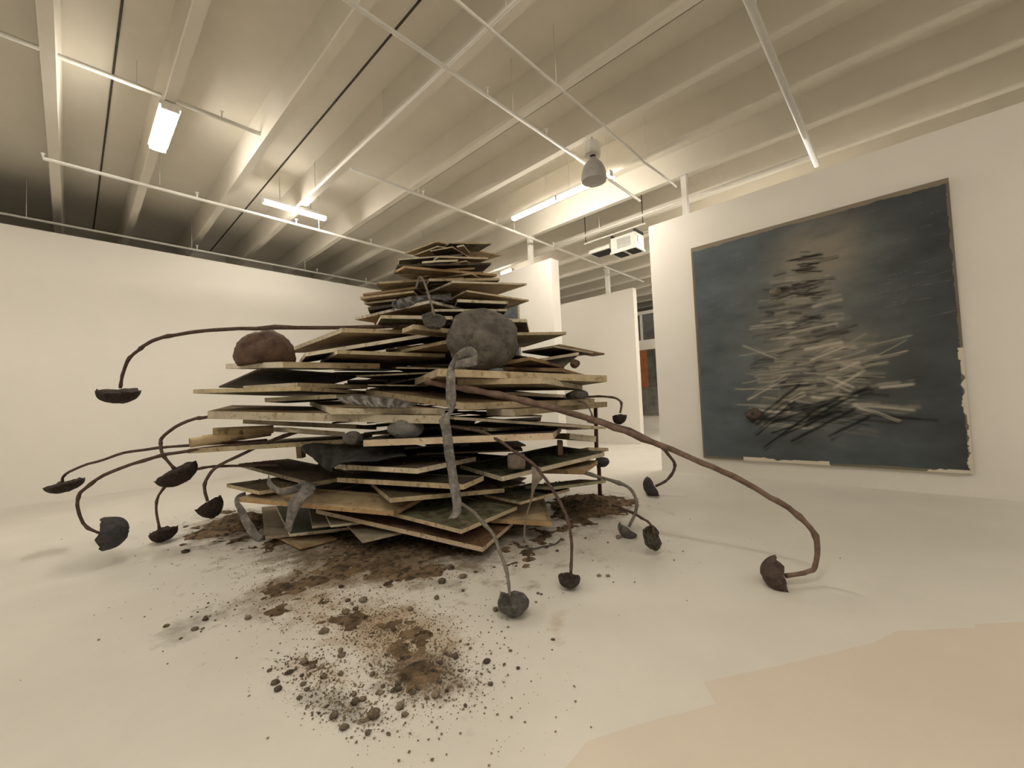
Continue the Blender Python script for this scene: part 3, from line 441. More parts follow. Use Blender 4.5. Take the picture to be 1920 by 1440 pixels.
TUBES = [('rolled brown paper tube lying lowest on the ochre board', (0.932, 5.913, 1.181), (1.747, 5.891, 1.242), 0.054), ('pale rolled tube lying above the brown one on the left', (1.155, 5.933, 1.284), (1.771, 5.864, 1.272), 0.05), ('third rolled tube tucked between the other two', (1.057, 5.968, 1.217), (1.747, 5.891, 1.256), 0.037)]
DIRT = [(1.96, 3.841, 0.501, -0.745, -0.234, -0.448, 1.0, 0), (1.339, 3.857, -0.504, -0.018, -0.044, -0.399, 0.6, 0), (0.571, 3.809, -0.199, -0.114, 0.016, -0.181, 0.45, 2), (1.491, 2.613, 0.211, -0.363, -0.173, -0.293, 0.8, 1), (1.354, 2.07, 0.13, -0.214, -0.127, -0.162, 0.8, 0), (0.974, 2.582, 0.106, -0.18, -0.047, -0.156, 0.45, 1), (0.94, 2.163, 0.104, -0.233, -0.047, -0.132, 0.5, 2), (4.92, 3.28, 0.406, -0.346, -0.544, -0.376, 1.35, 3), (1.514, 6.622, 0.452, -0.217, -0.168, -0.84, 1.0, 3), (1.336, 3.408, 0.266, -0.336, -0.162, -0.402, 0.35, 1), (2.238, 1.791, 0.088, -0.001, -0.11, -0.113, 0.3, 1), (2.603, 4.211, 0.988, -1.053, -0.434, -0.688, 1.2, 0)]
LUMPS = [(1.293, 1.855, 0.0225), (1.354, 1.84, 0.0131), (1.567, 2.033, 0.0222), (1.552, 2.109, 0.0165), (1.653, 1.854, 0.0202), (2.327, 2.873, 0.0301), (2.379, 3.112, 0.0341), (2.347, 3.173, 0.0228), (1.385, 3.075, 0.0328), (1.176, 2.94, 0.0302), (1.458, 3.07, 0.0232), (0.87, 5.82, 0.0354), (0.974, 2.607, 0.0175), (1.132, 1.925, 0.0236), (1.017, 1.972, 0.0315), (0.884, 2.009, 0.0222), (1.947, 2.733, 0.0241), (1.561, 3.157, 0.031), (0.771, 2.554, 0.0188), (1.023, 2.193, 0.0163), (1.347, 1.682, 0.0111), (2.151, 2.939, 0.0357), (1.719, 2.742, 0.0229), (1.727, 1.677, 0.0112), (0.892, 3.578, 0.0254), (2.493, 2.171, 0.0135), (1.253, 1.875, 0.014), (1.228, 1.962, 0.0156), (1.171, 2.06, 0.0158), (1.118, 2.094, 0.0144), (1.035, 2.122, 0.0167), (2.105, 2.245, 0.0234), (1.999, 2.018, 0.0099), (1.819, 1.823, 0.012), (1.682, 2.03, 0.0107), (1.701, 1.76, 0.01), (1.535, 1.699, 0.0146), (2.072, 1.698, 0.0109), (3.053, 1.971, 0.0189), (1.151, 2.639, 0.0201), (0.876, 2.49, 0.015), (0.874, 2.431, 0.0134), (1.338, 2.079, 0.0182), (1.214, 2.083, 0.0175), (1.487, 3.252, 0.0214), (0.793, 2.772, 0.0144), (2.157, 2.67, 0.014), (2.464, 2.866, 0.0177), (2.643, 2.813, 0.0136), (1.425, 1.815, 0.0106), (1.374, 1.573, 0.0048), (1.091, 1.816, 0.0059), (0.943, 1.894, 0.0149), (3.597, 2.753, 0.0198), (3.303, 2.602, 0.0184), (3.994, 2.319, 0.0311), (3.067, 2.733, 0.0103), (3.804, 2.331, 0.011), (3.748, 1.622, 0.0096), (4.013, 1.643, 0.0076), (3.093, 1.912, 0.0178), (3.022, 1.82, 0.0065), (3.125, 1.687, 0.0086), (3.781, 2.588, 0.0142), (2.375, 2.092, 0.0119), (2.498, 2.142, 0.0103)]
ROD = (5.57, 3.51, 1.35)
WIRE = [(3.15, 2.982), (3.181, 2.914), (3.206, 2.829), (3.305, 2.772), (3.431, 2.732), (3.554, 2.756), (3.629, 2.798)]
PROPS = [((1.895, 5.306, 1.09), (1.904, 5.307, 0.93)), ((4.188, 3.175, 0.983), (4.188, 3.185, 0.811))]
# ------------------------------------------------------------------ floor (painted concrete with dust stains)
def floor_mat():
    m = mat('painted_concrete_floor', (.62, .595, .54), (.68, .655, .60), .8, .5, .04, 90, spec=.35)
    nt = m.node_tree; N = nt.nodes; L = nt.links; p = N['Principled BSDF']
    col = p.inputs['Base Color'].links[0].from_socket
    g = N.new('ShaderNodeNewGeometry')
    n = N.new('ShaderNodeTexNoise'); n.inputs['Scale'].default_value = 4.5; n.inputs['Detail'].default_value = 9; n.inputs['Roughness'].default_value = .7; L.new(g.outputs['Position'], n.inputs[0])
    def math_(op, a, b=None, c=None):
        x = N.new('ShaderNodeMath'); x.operation = op
        for i, q in enumerate((a, b, c)):
            if q is None: continue
            if isinstance(q, (int, float)): x.inputs[i].default_value = q
            else: L.new(q, x.inputs[i])
        return x.outputs[0]
    KC = {0: (.16, .115, .065), 1: (.37, .27, .165), 2: (.18, .17, .145), 3: (.1, .075, .05)}
    for cx, cy, ax, ay, bx, by, amp, kd in DIRT:
        det = ax * by - ay * bx
        s = N.new('ShaderNodeVectorMath'); s.operation = 'SUBTRACT'; L.new(g.outputs['Position'], s.inputs[0]); s.inputs[1].default_value = (cx, cy, 0)
        ds = []
        for row in ((by / det, -bx / det, 0), (-ay / det, ax / det, 0)):
            d = N.new('ShaderNodeVectorMath'); d.operation = 'DOT_PRODUCT'; L.new(s.outputs[0], d.inputs[0]); d.inputs[1].default_value = row; ds.append(math_('MULTIPLY', d.outputs['Value'], d.outputs['Value']))
        r2 = math_('ADD', ds[0], ds[1])
        fall = math_('POWER', 2.718, math_('MULTIPLY', r2, -.8))
        v = math_('MULTIPLY', math_('ADD', math_('MULTIPLY', fall, .85 * min(1, amp + .25)), math_('MULTIPLY_ADD', n.outputs[0], 1.6, -.98)), 2.2)
        v = math_('MULTIPLY', math_('MINIMUM', math_('MAXIMUM', v, 0), 1), min(.85, .45 + .4 * amp))
        v = math_('MULTIPLY', v, math_('LESS_THAN', r2, 5))
        mx = N.new('ShaderNodeMix'); mx.data_type = 'RGBA'; L.new(v, mx.inputs[0]); L.new(col, mx.inputs[6]); mx.inputs[7].default_value = (*KC[kd], 1); col = mx.outputs[2]
    L.new(col, p.inputs['Base Color'])
    return m
tag(MB().box((-9, -9, -.2), (21, 15, 0)).build('floor', floor_mat()), 'pale painted concrete floor with dust stains', 'floor', kind='structure')
patch = [(1.39, 1.1), (1.55, 1.11), (1.79, .98), (2.14, .76), (2.26, .86), (2.77, .52), (3.23, .23), (3.46, .14), (3.79, -.21), (3.84, -.21), (4.06, -.44), (6.5, -3.2), (6.5, -7), (-2, -7), (-2, 2.6), (.2, 1.7)]
M['patch'] = mat('warm_floor_tone', (.605, .54, .455), (.645, .58, .49), .8, .5, .04, 90, spec=.35)  # warmer tone for the jagged-edged area of the floor
tag(MB().prism([(x, y, .0015) for x, y in patch], [(x, y, -.05) for x, y in patch]).build('floor_patch', M['patch']), 'warmer toned jagged-edged patch of floor in front', 'floor', kind='structure')
# ------------------------------------------------------------------ walls
XR = 8.05; YL = 11.65
def wall(name, a, b, label): return tag(MB().box(a, b).build(name, M['wall']), label, 'wall', kind='structure')
wall('wall_left', (-8.8, YL, 0), (XR - .02, YL + .22, 5.08), 'long white display wall behind the pile on the left')
wall('wall_right', (XR, -8.8, 0), (XR + .2, 3.62, 4.9), 'white display wall carrying the large dark painting')
wall('wall_center', (XR, 6.12, 0), (XR + .3, YL + .2, 4.93), 'white partition behind the tower with a picture at its left')
wall('wall_partition', (12.08, 6.05, 0), (12.3, 12.7, 4.87), 'free-standing white partition beyond the passage')
wall('wall_back', (-8.8, 14.6, 0), (20.8, 14.8, 6.2), 'outer wall above the left display wall')
wall('wall_far', (17.2, -8.8, 0), (17.4, 12.9, 3.9), 'far white wall carrying the dark panelled painting')
wall('wall_rear', (-8.8, -9, 0), (20.8, -8.8, 6.2), 'wall behind the viewer')
wall('wall_side', (-9, -9, 0), (-8.8, 14.8, 6.2), 'side wall beyond the left edge')
wall('wall_end', (20.8, -9, 0), (21, 14.8, 6.2), 'end wall of the far room')
# far window band above far wall
wn = tag(MB().box((17.25, 4, 3.9), (17.3, 12.9, 5.1)).build('window_1', M['glass']), 'dark interior window band above the far wall', 'window', kind='structure')
for y in np.arange(4, 12.95, .72): MB().box((17.2, y - .05, 3.9), (17.36, y + .05, 5.1)).build('mullion', M['trimw'], wn)
MB().box((17.18, 4, 5.02), (17.38, 12.9, 5.16)).build('window_head', M['trimw'], wn)
# ------------------------------------------------------------------ ceiling with ribs
ZR, ZS = 5.7, 6.2
cl = tag(MB().box((-9, -9, ZS), (21, 15, ZS + .15)).build('ceiling', M['ceil']), 'ribbed concrete ceiling of white painted double tees', 'ceiling', kind='structure')
rib_x = [-2.57, -1.37, -.17, .93, 2.13, 3.32, 4.6, 5.77, 6.98, 8.18, 9.38, 10.58, 11.78, 12.98, 14.18, 15.38, 16.58, 17.78, 18.98, -3.77, -4.97, -6.17, -7.37, -8.57]
prof = [(-.06, ZR), (.06, ZR), (.105, ZS + .02), (-.105, ZS + .02)]
rb = pyd('rib', [(x, -9, z) for x, z in prof] + [(x, 14.6, z) for x, z in prof], [(0, 1, 2, 3), (7, 6, 5, 4), (0, 4, 5, 1), (1, 5, 6, 2), (2, 6, 7, 3), (3, 7, 4, 0)]); rb.materials.append(M['ceil'])
for x in rib_x: link('rib', rb, None, cl, (x, 0, 0))
for x in (.41, 2.8, 5.2, 10): MB().box((x - .012, -9, ZS - .012), (x + .012, 14.6, ZS + .01)).build('joint', M['jointdark'], cl)
# ------------------------------------------------------------------ pipes
def pipe(pts, r, label, heads=(), group=None):
    p = MB().tube(pts, r, 10).build('sprinkler_pipe', M['trimw'], smooth=True)
    tag(p, label, 'pipe', group)
    for (x, y, z) in heads:
        MB().tube([(x, y, z - .005), (x, y, z + .1)], .012, 6).lathe([(.0, .10), (.03, .10), (.03, .115), (0, .115)], 8, (x, y, z)).build('sprinkler_head', M['trimw'], p)
    for x in hang(pts):
        MB().tube([x, (x[0], x[1], ZS)], .006, 5).build('hanger_rod', M['trimw'], p)
    return p
def hang(pts):
    a, b = Vector(pts[0]), Vector(pts[-1]); n = max(1, int((b - a).length / 2.4)); return [tuple(a.lerp(b, (i + .5) / n)) for i in range(n)]
pz = 5.42
pipe([(-.27, 9.19, 5.5), (-.27, 9.19, pz), (8.0, 9.19, pz), (10.5, 9.19, pz)], .028, 'white sprinkler pipe crossing below the middle strip lamp', [(1.6, 9.19, pz), (3.3, 9.19, pz), (5.0, 9.19, pz)])
pipe([(-7, 7.14, 5.85), (2.13, 7.14, 5.85)], .03, 'white sprinkler pipe threading the ribs beside the upper left lamp', [(1.55, 7.14, 5.85)])
pipe([(3.25, 6.58, 5.52), (14, 6.58, 5.52)], .027, 'white sprinkler pipe passing above the tower top', [(4.7, 6.58, 5.52), (6.7, 6.58, 5.52), (8.8, 6.58, 5.52)])
pipe([(-7, 12.15, pz), (11, 12.15, pz)], .025, 'white sprinkler pipe along the top of the left wall', [(2.1, 12.15, pz), (4.9, 12.15, pz), (6.4, 12.15, pz)])
pipe([(-7, 3.7, pz), (7.9, 3.7, pz)], .026, 'white sprinkler pipe passing behind the hanging bell lamp', [(3.7, 3.7, pz), (4.9, 3.7, pz), (6.9, 3.7, pz)])
pipe([(-7, 2.97, pz), (5.3, 2.97, pz), (5.6, 2.99, pz), (6.1, 2.94, pz - .05), (6.6, 2.98, pz - .03), (7.2, 2.93, pz - .05), (7.9, 2.96, pz)], .018, 'thin white conduit ending in a wavy run above the bell lamp')
pipe([(-7, .93, 5.4), (9.0, .93, 5.4)], .045, 'thick white pipe meeting the top of the right wall')
pipe([(3.2, -8.5, 5.66), (3.2, 9.19, 5.66)], .022, 'white pipe running along the underside of a ceiling rib', group=None)
pipe([(8.8, 1, 5.52), (8.8, 6.58, 5.52)], .03, 'white pipe beyond the right wall running above the ceiling unit')
pipe([(12.5, 5.6, 5.2), (12.5, 5.6, 5.0), (17, 5.6, 5.0)], .03, 'white pipe with a drop beyond the free-standing partition')
# ------------------------------------------------------------------ posts standing on the wall tops
def post(x, y, z0, s, label):
    r = empty('ceiling_post', (x, y, z0)); tag(r, label, 'post', kind='structure')
    MB().box((-s, -s, 0), (s, s, ZR - z0)).build('shaft', M['trimw'], r)
    MB().box((-s * 1.6, -s * 1.6, ZR - z0 - .02), (s * 1.6, s * 1.6, ZR - z0)).build('cap_plate', M['trimw'], r)
post(XR + .1, 2.9, 4.9, .05, 'white post from the right wall top to the ceiling')
post(XR + .15, 6.88, 4.93, .055, 'white post from the partition behind the tower to the ceiling')
post(12.2, 6.98, 4.87, .06, 'white post from the free-standing partition to the ceiling')
# ------------------------------------------------------------------ lamps
def strip_lamp(loc, along, n, w, label, sx=1):
    r = empty('strip_lamp', loc, 0 if along == 'x' else math.pi / 2); tag(r, label, 'lamp', 'fluorescent strip lamps'); r.scale = (sx, 1, 1)
    for i in range(n):
        c = (i - (n - 1) / 2) * 1.24
        MB().box((c - .6, -w * .6, .045), (c + .6, w * .6, .1)).build('housing', M['trimw'], r)
        MB().add(*wrapped(c, w)).build('diffuser', M['lamp'], r)
        for s in (-1, 1): MB().box((c + s * .6 - .008, -w * .52, -.012), (c + s * .6 + .008, w * .52, .1)).build('end_cap', M['trimw'], r)
    for sx_ in (-.3, .3): MB().tube([(sx_, 0, .1), (sx_, 0, ZS - loc[2])], .008, 6).build('hanger_rod', M['trimw'], r)
    return r
def wrapped(c, w):
    pr = [(-w / 2, .045), (-w / 2, .01), (-w * .3, -.02), (w * .3, -.02), (w / 2, .01), (w / 2, .045)]
    v = [(c - .59, y, z) for y, z in pr] + [(c + .59, y, z) for y, z in pr]
    return v, [(i, i + 1, i + 7, i + 6) for i in range(5)] + [(5, 4, 3, 2, 1, 0), (6, 7, 8, 9, 10, 11)]
strip_lamp((.93, 7.55, 5.58), 'y', 1, .19, 'broad bright strip lamp mounted along a rib at upper left')
strip_lamp((3.2, 8.92, 5.58), 'x', 1, .11, 'bright strip lamp set across the ribs above the left wall')
strip_lamp((6.75, 4.9, 5.5), 'y', 2, .1, 'double strip lamp behind the hanging bell lamp')
strip_lamp((9.7, 9.15, 5.62), 'y', 1, .12, 'distant glowing strip lamp beside the tower top', .4)
for k, (x, y, a, n) in enumerate([(.93, .6, 'y', 1), (.4, -2.4, 'x', 1), (-2.6, 7.4, 'y', 1), (-2.6, 1.0, 'y', 1), (4.6, -5.5, 'y', 1), (-5.5, 4.5, 'x', 1), (10.6, 2.5, 'y', 2), (14.5, 3.6, 'y', 2), (15.5, .5, 'y', 2), (.93, -5.5, 'y', 1), (10.3, 13.4, 'x', 1)]):  # extra strip lamps added out of view to light the hall and far rooms
    strip_lamp((x, y, 5.58), a, n, .14, ['added strip lamp on the ceiling outside the view', 'added strip lamp on the ceiling of the far rooms'][x > 9])
# hanging bell lamp
r = tag(empty('pendant_lamp', (5.8, 3.47, 4.97)), 'unlit hanging bell lamp with ribbed lens and box ballast', 'lamp')
MB().lathe([(.195, .0), (.205, .03), (.202, .1), (.185, .18), (.15, .26), (.1, .32), (.06, .36), (.05, .385), (.0, .39)], 28).build('bell_shade', M['bell'], r, smooth=True)
MB().lathe([(.0, -.03), (.1, -.022), (.17, -.005), (.19, .004)], 28).build('lens', M['bell'], r, smooth=True)
MB().lathe([(.187, .105), (.196, .11), (.187, .125)], 28).build('rim_band', M['metal'], r, smooth=True)
MB().tube([(0, 0, .38), (0, 0, .44)], .045, 12).build('neck', M['black'], r)
MB().prism([(.15 * math.cos(a + .39), .12 * math.sin(a + .39), .62) for a in np.arange(8) * math.pi / 4], [(.15 * math.cos(a + .39), .12 * math.sin(a + .39), .42) for a in np.arange(8) * math.pi / 4]).build('ballast_box', M['trimw'], r)
MB().tube([(0, 0, .62), (0, 0, ZR - 4.97 + .5)], .01, 6).build('hook_rod', M['metal'], r)
# ceiling unit beyond the right wall
r = tag(empty('air_unit', (9.1, 4.75, 4.93)), 'ceiling-hung air handling unit with grey grille beyond the right wall', 'air unit')
MB().box((0, -.32, .05), (.45, .32, .42)).build('casing', M['trimw'], r)
MB().box((-.012, -.19, .13), (.0, .15, .36)).build('grille', M['metal'], r)
for k in range(6): MB().box((-.02, -.185, .145 + k * .036), (-.008, .145, .153 + k * .036)).build('louvre', M['bell'], r)
MB().box((.12, -.33, .18), (.32, -.32, .34)).build('side_vent', M['metal'], r)
for y0, y1 in ((-.28, -.05), (.05, .28)): MB().box((.06, y0, .03), (.4, y1, .055)).build('outlet', M['black'], r)
MB().box((-.02, -.34, .03), (.47, -.32, .08)).box((-.02, .32, .03), (.47, .34, .08)).box((-.02, -.32, .03), (0, .32, .07)).build('base_flange', M['trimw'], r)
MB().box((.0, .36, .22), (.45, .95, .3)).build('duct_box', M['trimw'], r)
MB().box((.05, .4, .205), (.4, .9, .222)).build('duct_opening', M['black'], r)
MB().box((-.06, -.6, .48), (-.02, 1.05, .51)).box((.45, -.6, .48), (.49, 1.05, .51)).build('hanging_rail', M['trimw'], r)
MB().box((.0, -.32, .42), (.45, -.28, .5)).box((.0, .28, .42), (.45, .32, .5)).build('bracket', M['black'], r)
for y in (-.55, 1.0):
    MB().tube([(-.04, y, .5), (-.04, y, ZS - 4.93)], .01, 6).build('hanger_rod', M['black'], r)
# ------------------------------------------------------------------ paintings
def vcol_mat(name, rough=.85):
    m = bpy.data.materials.new(name); m.use_nodes = True; nt = m.node_tree; p = nt.nodes['Principled BSDF']; p.inputs['Roughness'].default_value = rough; p.inputs['Specular IOR Level'].default_value = .2
    a = nt.nodes.new('ShaderNodeVertexColor'); a.layer_name = 'paint'; nt.links.new(a.outputs[0], p.inputs['Base Color']); return m
def fbm(W, H, base, oct=5, seed=0, ax=1, ay=1):
    g = np.random.default_rng(seed); out = np.zeros((H, W)); amp = 1; tot = 0
    yy, xx = np.mgrid[0:H, 0:W] / max(W, H)
    for o in range(oct):
        f = base * 2 ** o; nx, ny = int(f * ax) + 3, int(f * ay) + 3; G = g.random((ny, nx))
        x = xx * f * ax; y = yy * f * ay; x0 = np.minimum(x.astype(int), nx - 2); y0 = np.minimum(y.astype(int), ny - 2); fx = x - x0; fy = y - y0; fx = fx * fx * (3 - 2 * fx); fy = fy * fy * (3 - 2 * fy)
        out += amp * ((G[y0, x0] * (1 - fx) + G[y0, x0 + 1] * fx) * (1 - fy) + (G[y0 + 1, x0] * (1 - fx) + G[y0 + 1, x0 + 1] * fx) * fy); tot += amp; amp *= .55
    return out / tot
def canvas(name, img, relief, loc, size, parent, m):
    # img rows bottom->top, columns left->right seen from -X side; canvas plane normal -X
    H, W, _ = img.shape; wd_, hd_ = size
    yy, xx = np.mgrid[0:H, 0:W]
    v = np.stack([-relief, wd_ / 2 - xx / (W - 1) * wd_, yy / (H - 1) * hd_], -1).reshape(-1, 3)
    i = (np.arange(H - 1)[:, None] * W + np.arange(W - 1)[None]).ravel()
    f = np.stack([i, i + W, i + W + 1, i + 1], 1)
    me = bpy.data.meshes.new(name); me.vertices.add(len(v)); me.vertices.foreach_set('co', v.ravel()); me.loops.add(f.size); me.loops.foreach_set('vertex_index', f.ravel().astype(np.int32))
    me.polygons.add(len(f)); me.polygons.foreach_set('loop_start', np.arange(0, f.size, 4, dtype=np.int32)); me.polygons.foreach_set('loop_total', np.full(len(f), 4, dtype=np.int32)); me.update(calc_edges=True)
    ca = me.color_attributes.new('paint', 'FLOAT_COLOR', 'POINT'); c4 = np.ones((H * W, 4), np.float32); c4[:, :3] = img.reshape(-1, 3); ca.data.foreach_set('color', c4.ravel())
    return link(name, me, m, parent, loc)
def strokes(img, items):
    H, W, _ = img.shape
    for cx, cy, ln, th, ang, col, op in items:
        R_ = int((ln / 2 + th) * W) + 3; X, Y = int(cx * W), int(cy * H)
        x0, x1, y0, y1 = max(0, X - R_), min(W, X + R_), max(0, Y - R_), min(H, Y + R_)
        if x1 <= x0 or y1 <= y0: continue
        yy, xx = np.mgrid[y0:y1, x0:x1]; dx = (xx - cx * W) / W; dy = (yy - cy * H) / W
        a = dx * math.cos(ang) + dy * math.sin(ang); b = -dx * math.sin(ang) + dy * math.cos(ang)
        k = np.clip((ln / 2 - np.abs(a)) / .012, 0, 1) * np.clip((th - np.abs(b + .15 * th * np.sin(a * 60 + cx * 40))) / (th * .7), 0, 1)
        k = k * op * (.55 + .45 * np.sin(b / th * 5 + a * 12 + cx * 50))
        k = np.clip(k, 0, 1)[..., None]; img[y0:y1, x0:x1] = img[y0:y1, x0:x1] * (1 - k) + np.array(col) * k
def big_painting():
    W, H = 420, 490; g = np.random.default_rng(3)
    n1 = fbm(W, H, 3, 6, 1); n2 = fbm(W, H, 10, 4, 2, 1, 2.2); u = np.linspace(0, 1, W)[None].repeat(H, 0); t = np.linspace(0, 1, H)[:, None].repeat(W, 1)
    slate = np.array([.095, .113, .126]); dark = np.array([.046, .051, .053])
    k = np.clip(u * .9 + (n1 - .5) * 1.6 - .1, 0, 1)[..., None]
    img = slate * (1 - k) + dark * k; img = img * (.75 + .6 * n2[..., None])
    hz = np.exp(-((u - .56) / .17) ** 2 - ((t - .84) / .13) ** 2) * (.5 + n2) + .75 * np.exp(-((u - .5) / .24) ** 2 - ((t - .47) / .25) ** 2) * (.2 + n1 * .7 + n2 * .5)
    hz = np.clip(hz * 1.15, 0, 1)[..., None] * .85; img = img * (1 - hz) + np.array([.26, .235, .19]) * hz
    it = []
    for i in range(230):      # loose horizontal smears, wider toward the bottom
        q = g.random() ** .8; tt = .78 - .62 * q; half = .08 + .27 * q
        cx = .47 + .05 * q + (g.random() - .5) * 2 * half * .8; c = g.random()
        col = np.array([.014, .013, .012]) if c < .45 else np.array([.52, .48, .39]) * (.2 + .8 * g.random() ** 1.5)
        it.append((cx, tt + g.normal() * .012, .04 + .2 * g.random() * (.5 + q), .007 + .02 * g.random() ** 2, g.normal() * .1 + (.12 if g.random() < .5 else -.05), col, .6))
    strokes(img, it)
    it = []
    for i in range(40):       # pale broken bands low in the picture
        q = g.random(); it.append((.3 + .5 * g.random(), .2 + .28 * q, .08 + .16 * g.random(), .006 + .016 * g.random() ** 1.5, g.choice([-.45, -.1, .12, .2, .5]) + g.normal() * .06, np.array([.6, .55, .45]) * (.35 + .65 * g.random()), .7))
    for i in range(14): it.append((.35 + .3 * g.random(), .12 + .14 * g.random(), .14 + .18 * g.random(), .012 + .012 * g.random(), .5 + g.normal() * .12, (.012, .011, .011), .9))
    for i in range(26): it.append((.53 + g.normal() * .035, .66 + .2 * g.random(), .05 + .1 * g.random(), .006 + .006 * g.random(), g.normal() * .12 - .1, (.02, .018, .016), .85))
    strokes(img, it)
    it = []
    for i in range(34):       # faint chalk flicks at the sides, no letters
        sd = g.random() < .65; cx = (.76 + .2 * g.random()) if sd else (.06 + .2 * g.random()); cy = .5 + .46 * g.random() if sd else .15 + .78 * g.random()
        it.append((cx, cy, .03 + .07 * g.random(), .0022, .12 + g.normal() * .05, (.22, .22, .21), .45))
    strokes(img, it)
    e = np.minimum.reduce([u * 3.34, (1 - u) * 3.34, t * 3.9, (1 - t) * 3.9]) + (n2 - .5) * .05
    pale = ((1 - u) * 3.34 < .035 + (n2 - .5) * .14) & (t < .42) | ((t * 3.9) < .05 + (n2 - .5) * .1) & (u > .2) & (n1 > .44)
    img[e < .03] = (.17, .15, .115); img[pale] = (.62, .57, .47)
    img[((1 - t) * 3.9 < .07 + (n2 - .5) * .08)] = (.24, .205, .155)
    rel = .004 + .012 * np.clip(img.mean(-1) * 2, 0, 1) * n2 + .003 * n1
    r = tag(empty('painting', (XR - .07, 1.12, .31)), 'large dark slate painting with pale smeared strokes on the right wall', 'painting')
    MB().box((.0, -1.665, .005), (.05, 1.665, 3.885)).build('stretcher', M['e_grey'], r)
    canvas('canvas', img, rel, (0, 0, 0), (3.34, 3.89), r, vcol_mat('oil_paint_slate'))
    return r
pt = big_painting()
def rock_mesh(name, rx, ry, rz, seed, sub=4, amp=.18, cuts=5, flat=0):
    bm = bmesh.new(); bmesh.ops.create_icosphere(bm, subdivisions=sub, radius=1)
    g = random.Random(seed); pl = [(Vector((g.gauss(0, 1), g.gauss(0, 1), g.gauss(0, 1))).normalized(), .78 + .17 * g.random()) for _ in range(cuts)]
    off = Vector((seed * 3.1, seed * 1.7, seed * .9))
    for v in bm.verts:
        p = v.co.copy()
        for n, d in pl:
            q = p.dot(n)
            if q > d: p -= n * (q - d) * .8
        p *= 1 + amp * noise.fractal(v.co * 1.4 + off, 1, 2, 4) + amp * .3 * noise.noise(v.co * 6 + off)
        if flat and p.z < -flat: p.z = -flat
        v.co = Vector((p.x * rx, p.y * ry, p.z * rz))
    me = bpy.data.meshes.new(name); bm.to_mesh(me); bm.free(); me.polygons.foreach_set('use_smooth', [True] * len(me.polygons)); return me
for k, (y, z, a, b, m_) in enumerate([(1.486, 3.10, .085, .07, 'block'), (1.916, 1.104, .135, .1, 'hd_brown')]):
    link('stone', rock_mesh('stone', .06, a, b, 40 + k, 3), M[m_], pt, (-.03, y - 1.12, z - .31))
def flat_picture(name, loc, size, cols, label, seed, panels=None):
    r = tag(empty(name, loc), label, 'painting'); w_, h_ = size
    MB().box((0, -w_ / 2, 0), (.05, w_ / 2, h_)).build('stretcher', M['e_grey'], r)
    for i, (y0, y1, z0, z1, c1, c2) in enumerate(cols):
        MB().box((-.02, y0, z0), (0, y1, z1)).build('panel', mat(name + '_paint', c1, c2, 3, .8, .3, 20), r)
    return r
flat_picture('picture', (XR - .05, 8.32, 1.9), (2.2, 2.12), [(-1.08, 1.08, .02, 2.1, (.05, .06, .08), (.16, .165, .17))], 'bluish dark picture half hidden behind the tower', 5)
flat_picture('panel_painting', (17.14, 9.0, .62), (4.0, 2.85), [(.0 - 1.98, -.92, .02, 1.2, (.12, .12, .1), (.24, .23, .2)), (-.9, -.3, .02, 1.2, (.12, .12, .1), (.2, .19, .17)), (-1.98, -.92, 1.22, 2.83, (.06, .065, .055), (.13, .13, .11)), (-.9, -.3, 1.22, 2.83, (.3, .1, .04), (.36, .15, .07)), (-.28, 1.98, .02, 2.83, (.08, .08, .07), (.16, .15, .13))], 'far dark panelled painting with an orange panel seen through the gap', 6)

# ------------------------------------------------------------------ the pile of boards
def build_board(P0, u, v, t, top, edge, under, opt, label, group='boards stacked in the pile', laths=True):
    P0, u, v = Vector(P0), Vector(u), Vector(v)
    n = u.cross(v).normalized()
    if n.z < 0: n = -n
    c = P0 + (u + v) * .5
    lu, lv = u.length, v.length; wb = min(.05, .2 * min(lu, lv))
    def pt_(a, b, h): return P0 + u * a + v * b - n * h - c
    iu, iv = wb / lu, wb / lv
    O = [(0, 0), (1, 0), (1, 1), (0, 1)]; I = [(iu, iv), (1 - iu, iv), (1 - iu, 1 - iv), (iu, 1 - iv)]
    sg = 1 if (u.cross(v)).z > 0 else -1
    if not laths: I = O
    # panel
    h0, h1 = .003, t - .003
    vs_ = [pt_(*q, h0) for q in I] + [pt_(*q, h1) for q in I]
    fs = [(0, 1, 2, 3), (7, 6, 5, 4), (0, 4, 5, 1), (1, 5, 6, 2), (2, 6, 7, 3), (3, 7, 4, 0)]
    if sg < 0: fs = [tuple(reversed(f)) for f in fs]
    me = pyd('board', vs_, fs); me.materials.append(M[top]); me.materials.append(M[under])
    me.materials.append(M['e_' + edge])
    for i, p in enumerate(me.polygons): p.material_index = min(i, 2) if not laths else min(i, 1)
    o = link('board', me, None, None, c); tag(o, label, 'board', group)
    if not laths: return o
    # edge laths: one per side, top/bottom of the lath follow the face colours
    for k in range(4):
        a, b = O[k], O[(k + 1) % 4]; ia, ib = I[k], I[(k + 1) % 4]
        vs_ = [pt_(*a, 0), pt_(*b, 0), pt_(*ib, 0), pt_(*ia, 0), pt_(*a, t), pt_(*b, t), pt_(*ib, t), pt_(*ia, t)]
        fs2 = [(0, 1, 2, 3), (7, 6, 5, 4), (0, 4, 5, 1), (1, 5, 6, 2), (2, 6, 7, 3), (3, 7, 4, 0)]
        if sg < 0: fs2 = [tuple(reversed(f)) for f in fs2]
        me = pyd('edge_lath', vs_, fs2)
        e = edge
        if k == 0 and 'edge2' in opt: e = opt['edge2']
        if k == 3 and 'edge3' in opt: e = opt['edge3']
        me.materials.append(M['e_' + e]); me.materials.append(M[top]); me.materials.append(M[under])
        me.polygons[0].material_index = 1; me.polygons[1].material_index = 2
        link('edge_lath', me, None, o)
    return o
